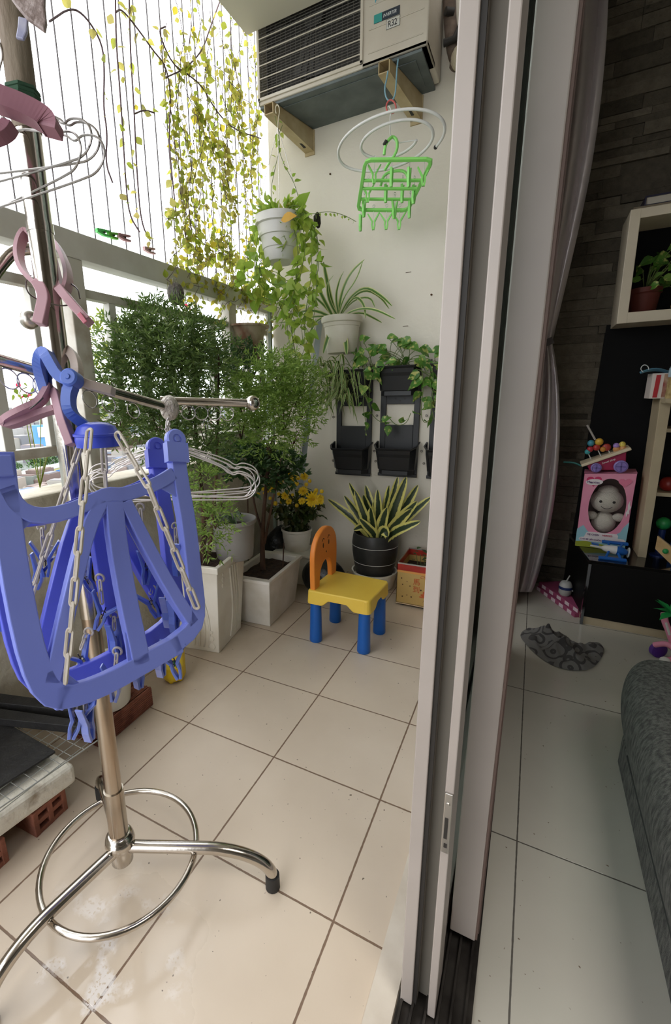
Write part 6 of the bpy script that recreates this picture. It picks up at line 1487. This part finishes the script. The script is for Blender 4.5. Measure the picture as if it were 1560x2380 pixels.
# toy plane
tp = thing('toy_plane', 'blue and white toy plane lying in front of the pink gift box', 'toy plane', (1.16, 1.62, zc_))
def PP(u, v, y=1.62): return ony(u, v, y)
axd = (PP(1462,1270)-PP(1372,1256)).normalized()
f0_, f1_ = PP(1374,1257), PP(1462,1268)
f0_.z = zc_+.040; f1_.z = zc_+.027
fl = obj('fuselage', MB().tube([lerp(f0_, f1_, t) for t in (0,.12,.3,.38,.55,.72)], [.0035,.0045,.006,.013,.017,.018], 16), mat('toy_white', (222,220,216), .35), tp, smooth=True)
obj('nose', MB().tube([lerp(f0_, f1_, t) for t in (.70,.80,.90,.97,1.0)], [.0185,.0185,.016,.011,.004], 16), mat('toy_blue2', (28,96,178), .3), tp, smooth=True)
obj('rotor_disc', MB().lathe([(.02,0),(.022,.003),(.018,.006)], f1_, 20, ax=axd), mat('clear_toy', (190,196,200), .2), tp, smooth=True)
for u0, v0, u1, v1, y, zz in ((1402,1240,1464,1248,1.665,zc_+.05),(1394,1279,1460,1286,1.575,zc_+.0055)):
    a, b_ = PP(u0, v0, y), PP(u1, v1, y); a.z = b_.z = zz
    w_ = obj('wing', MB().sweep([a, b_], .016, .010, (0,-.3,1)), mat('toy_blue2', (28,96,178), .3), tp, bevel=.003)
    for t in (.25, .8): q = lerp(a, b_, t); obj('strut', MB().tube([q, lerp(f0_, f1_, .45+.35*t)], .005, 8), mat('toy_blue2', (28,96,178), .3), tp)
obj('tail', MB().sweep([PP(1375,1262,1.6), PP(1392,1266,1.6)], .02, .006, (0,0,1)), mat('toy_blue2', (28,96,178), .3), tp, bevel=.002)

# curtain: satin folds gathered by a tie
m_sat, N, L, b = nodes_of('silver_satin')
b.inputs['Base Color'].default_value = lin((196,188,190)); b.inputs['Metallic'].default_value = .55; b.inputs['Roughness'].default_value = .28
b.inputs['Anisotropic'].default_value = .4
n_ = N.new('ShaderNodeTexNoise'); n_.inputs['Scale'].default_value = 24; g_ = N.new('ShaderNodeNewGeometry'); L.new(g_.outputs['Position'], n_.inputs['Vector'])
bp_2 = N.new('ShaderNodeBump'); bp_2.inputs['Strength'].default_value = .25; bp_2.inputs['Distance'].default_value = .006; L.new(n_.outputs['Fac'], bp_2.inputs['Height']); L.new(bp_2.outputs['Normal'], b.inputs['Normal'])
cu = thing('curtain', 'silver grey satin curtain gathered to the door frame by a tie', 'curtain', (.93, 1.78, .02))
def drape(rows, y0, amp, nf, ph):
    nu, vs_, fs = 72, [], []
    rows = [V((v, a, b_)) for v, a, b_ in rows]; rows = smoothp(rows, 2)
    for r_ in rows:
        for j in range(nu+1):
            t = j/nu; u = lerp(r_.y, r_.z, t); wdt = (r_.z-r_.y)/110
            yy = y0 + amp*min(1.6, max(.4, wdt))*(1-2*abs(math.sin(nf*PI*t+ph+r_.x*.0012)))+ (.05*(t-.55)**2*4 if t > .55 else 0)
            vs_.append(ony(u, r_.x, yy))
    for i in range(len(rows)-1):
        for j in range(nu): a = i*(nu+1)+j; fs.append((a, a+1, a+nu+2, a+nu+1))
    k = len(vs_); return MB().add(vs_, fs)
up_ = drape([(-120,1300,1422),(0,1296,1414),(100,1294,1410),(250,1288,1396),(400,1278,1374),(550,1268,1342),(700,1258,1307),(770,1254,1290),(800,1252,1283)], 1.70, .018, 2.0, 1.2)
lo_ = drape([(795,1250,1284),(830,1246,1291),(900,1238,1300),(1000,1222,1303),(1100,1205,1297),(1200,1190,1284),(1300,1178,1263),(1360,1172,1244),(1376,1172,1236)], 1.72, .020, 3.0, .6)
obj('upper_drape', up_, m_sat, cu, smooth=True); obj('lower_drape', lo_, m_sat, cu, smooth=True)
tie = [ony(u, v, 1.70) for u, v in ((1240,806),(1262,800),(1286,790))]
obj('tie_band', MB().sweep(tie, .028, .004, (0,-1,.1)), mat('curtain_tie', (92,86,88), .5), cu)

# folded pink checked mats by the curtain
e0, e1 = V((.935,1.855,0)), V((1.084,1.592,0)); dE = (e1-e0).normalized(); nE = V((-dE.y, dE.x, 0)); nE = -nE if nE.x < 0 else nE
for k, lab in enumerate(('pink and white checked folding mat on the floor by the curtain, lower one', 'pink and white checked folding mat on top of the lower mat by the curtain')):
    o0 = e0+nE*.010*k+V((0,0,.021*k)); t = thing('folding_mat', lab, 'play mat', o0)
    Lm = (e1-e0).length; obj('mat_body', MB().hex([o0, o0+dE*Lm, o0+dE*Lm+nE*.05, o0+nE*.17, o0+V((0,0,.02)), o0+dE*Lm+V((0,0,.02)), o0+dE*Lm+nE*.05+V((0,0,.02)), o0+nE*.17+V((0,0,.02))]), mat('mat_pink', (158,72,108), .6), t, bevel=.002)
    chk = MB()
    for j in range(5): s = Lm*(j+.1+.5*(k % 2)*.8)/5; chk.hex([o0+dE*(s+a)-nE*.0008*(1-b_)+V((0,0,z)) for z in (.002,.018) for a, b_ in ((0,0),(Lm*.1,0),(Lm*.1,1),(0,1))])
    obj('white_checks', chk, mat('mat_white', (226,206,214), .6), t)
# small toy figure standing on the mats
rb2 = V((1.048,1.735,.0415)); rt_ = thing('toy_robot', 'small grey-white toy bottle with a blue band on the pink mats, in the shade', 'toy', rb2)
obj('toy_body', MB().lathe([(.018,0),(.026,.01),(.027,.05),(.02,.066),(.012,.07)], rb2, 20), mat('toy_grey_white', (176,176,172), .5), rt_, smooth=True); obj('blue_band', MB().lathe([(.0272,.032),(.0282,.034),(.0282,.043),(.0272,.045)], rb2, 20, cap=False), mat('toy_dark_blue', (24,44,96), .5), rt_)
obj('straw', MB().tube([rb2+V((0,0,.068)), rb2+V((.01,0,.098))], .003, 6), mat('toy_grey_white', (176,176,172), .5), rt_); obj('arm', MB().tube([rb2+V((.022,0,.03)), rb2+V((.045,-.01,.022)), rb2+V((.045,-.01,.012))], .004, 6), mat('toy_grey_white', (176,176,172), .5), rt_)

# crumpled cloth
m_cloth, N, L, b = nodes_of('grey_patterned_cloth')
g_ = N.new('ShaderNodeNewGeometry'); vr = N.new('ShaderNodeTexVoronoi'); vr.inputs['Scale'].default_value = 17; L.new(g_.outputs['Position'], vr.inputs['Vector'])
s1 = N.new('ShaderNodeMath'); s1.operation = 'MULTIPLY'; s1.inputs[1].default_value = 15; L.new(vr.outputs['Distance'], s1.inputs[0]); s2 = N.new('ShaderNodeMath'); s2.operation = 'SINE'; L.new(s1.outputs[0], s2.inputs[0])
rr = N.new('ShaderNodeValToRGB'); rr.color_ramp.elements[0].position = .4; rr.color_ramp.elements[1].position = .55; rr.color_ramp.elements[0].color = lin((112,110,108)); rr.color_ramp.elements[1].color = lin((70,68,68)); L.new(s2.outputs[0], rr.inputs['Fac']); L.new(rr.outputs['Color'], b.inputs['Base Color']); b.inputs['Roughness'].default_value = .95
cl_ = [(1204,1478),(1222,1462),(1240,1474),(1285,1478),(1316,1482),(1330,1494),(1372,1502),(1398,1500),(1407,1514),(1394,1540),(1374,1560),(1330,1562),(1290,1552),(1256,1532),(1228,1506)]
pl_ = smoothp([onz(u, v, 0) for u, v in cl_], 2, closed=True); cn = sum(pl_, V((0,0,0)))/len(pl_); nr = 26; vs_, fs = [], []
def hgt(p, t):
    k = 1-t**4
    return .004+k*(.006+.046*(1-abs(math.sin(p.x*15+p.y*10+.6)))**2+.032*(1-abs(math.sin(p.x*21-p.y*30)))**3+.016*(1-abs(math.sin(p.x*60+p.y*18)))**2)
for i in range(nr+1):
    t = 1-i/nr*.97
    for p in pl_: q = lerp(cn, p, t); vs_.append(V((q.x, q.y, max(.0025, hgt(q, t)))))
n = len(pl_)
for i in range(nr):
    for j in range(n): fs.append((i*n+j, i*n+(j+1) % n, (i+1)*n+(j+1) % n, (i+1)*n+j))
fs.append(tuple(nr*n+j for j in range(n)))
fs.append(tuple(range((nr+1)*n, (nr+2)*n))[::-1])
for j in range(n): fs.append(((nr+1)*n+j, (nr+1)*n+(j+1) % n, (j+1) % n, j))
vs_ += [V((p.x, p.y, .0006)) for p in pl_]
tag(obj('floor_cloth', MB().add(vs_, fs), m_cloth, loc=cn, smooth=True, sub=1), 'crumpled grey patterned cloth lying on the room floor by the door', 'cloth')

# sofa
m_sofa = mat('grey_weave', (124,122,117), .95, c2=(76,76,73), scale=55, bump=.8, bscale=220, stretch=(2.5,2.5,.7))
so = thing('sofa', 'dark grey woven fabric sofa, its corner showing at the right edge', 'sofa', (1.5, 0, 0))
sb = MB()
def slab(x0, x1, y0, y1, z0, z1, bul=0):
    nx, ny, nz = 6, 14, 8; pts = {}
    mb = MB()
    mb.box(x0, x1, y0, y1, z0, z1); return mb
base = slab(1.124, 1.9, -1.6, .70, .0, .11); obj('base', base, m_sofa, so, bevel=.018, seg=3, smooth=True)
arm = MB()
sec = [(.028,.0),(.006,.02),(-.006,.06),(-.010,.10),(-.004,.135),(.012,.158),(.04,.168),(.2,.168),(.26,.15),(.27,.0)]
ys = [-1.6, -.4, .2, .5, .61, .68, .715, .735, .74]; ins = [0, 0, 0, .0, .004, .010, .022, .040, .07]
vs_ = []; m_ = len(sec)
for y, i_ in zip(ys, ins):
    for sx_, sz_ in sec: vs_.append(V((1.109+sx_*(1-i_)+i_*.5*(1 if sx_ < .1 else -1), y, .088+sz_*1.28*(1-i_*1.2)+i_*.3)))
arm.add(vs_, [(i*m_+j, i*m_+(j+1) % m_, (i+1)*m_+(j+1) % m_, (i+1)*m_+j) for i in range(len(ys)-1) for j in range(m_)]+[tuple(range(m_))[::-1], tuple((len(ys)-1)*m_+j for j in range(m_))])
obj('arm_pad', arm, m_sofa, so, smooth=True, sub=2)
obj('seam', MB().tube([V((1.1225,y,.100)) for y in (-1.6, .2, .6)], .003, 6), mat('sofa_seam', (60,62,60), .9), so)
# pink toy at the right edge
t0 = V((1.345,1.36,0)); tt = thing('ride_on_toy', 'pink plastic toy with a purple wheel at the right edge, by the sofa corner', 'toy', t0)
m_tpk = mat('toy_pink', (236,150,178), .35); 
obj('wheel', MB().lathe([(.020,-.010),(.028,-.008),(.028,.008),(.020,.010)], t0+V((-.014,.01,.0285)), 24, ax=(.5,-1,0)), mat('toy_purple', (86,44,140), .4), tt, smooth=True)
obj('fork', MB().tube(smoothp([t0+V((-.03,0,.05)), t0+V((0,-.02,.075)), t0+V((.03,-.02,.05)), t0+V((.03,-.01,.012)), t0+V((0,-.03,.012))], 2), .010, 10), m_tpk, tt, smooth=True)
obj('handle', MB().tube(smoothp([t0+V((.02,0,.07)), t0+V((.005,0,.11)), t0+V((-.015,0,.15)), t0+V((-.02,.0,.18))], 2), .011, 10), m_tpk, tt, smooth=True)
obj('white_stripe', MB().tube([t0+V((.004,-.011,.105)), t0+V((-.013,-.011,.15))], .004, 6), mat('toy_white', (222,220,216), .35), tt)
lf = MB()
for k in range(9): lf.leaf(t0+V((.0,0,.185)), V((rnd(-1,1), rnd(-.6,.6), rnd(-.1,.8))), UP, .06, .03, .2, .2, (.4,.8,1,.5,.02))
obj('green_topper', lf, mat('toy_green', (38,150,76), .35), tt)
obj('foot', MB().ball(t0+V((.0,-.03,.012)), .012, 12, (1.4,1,1)), mat('toy_white', (222,220,216), .35), tt, smooth=True)
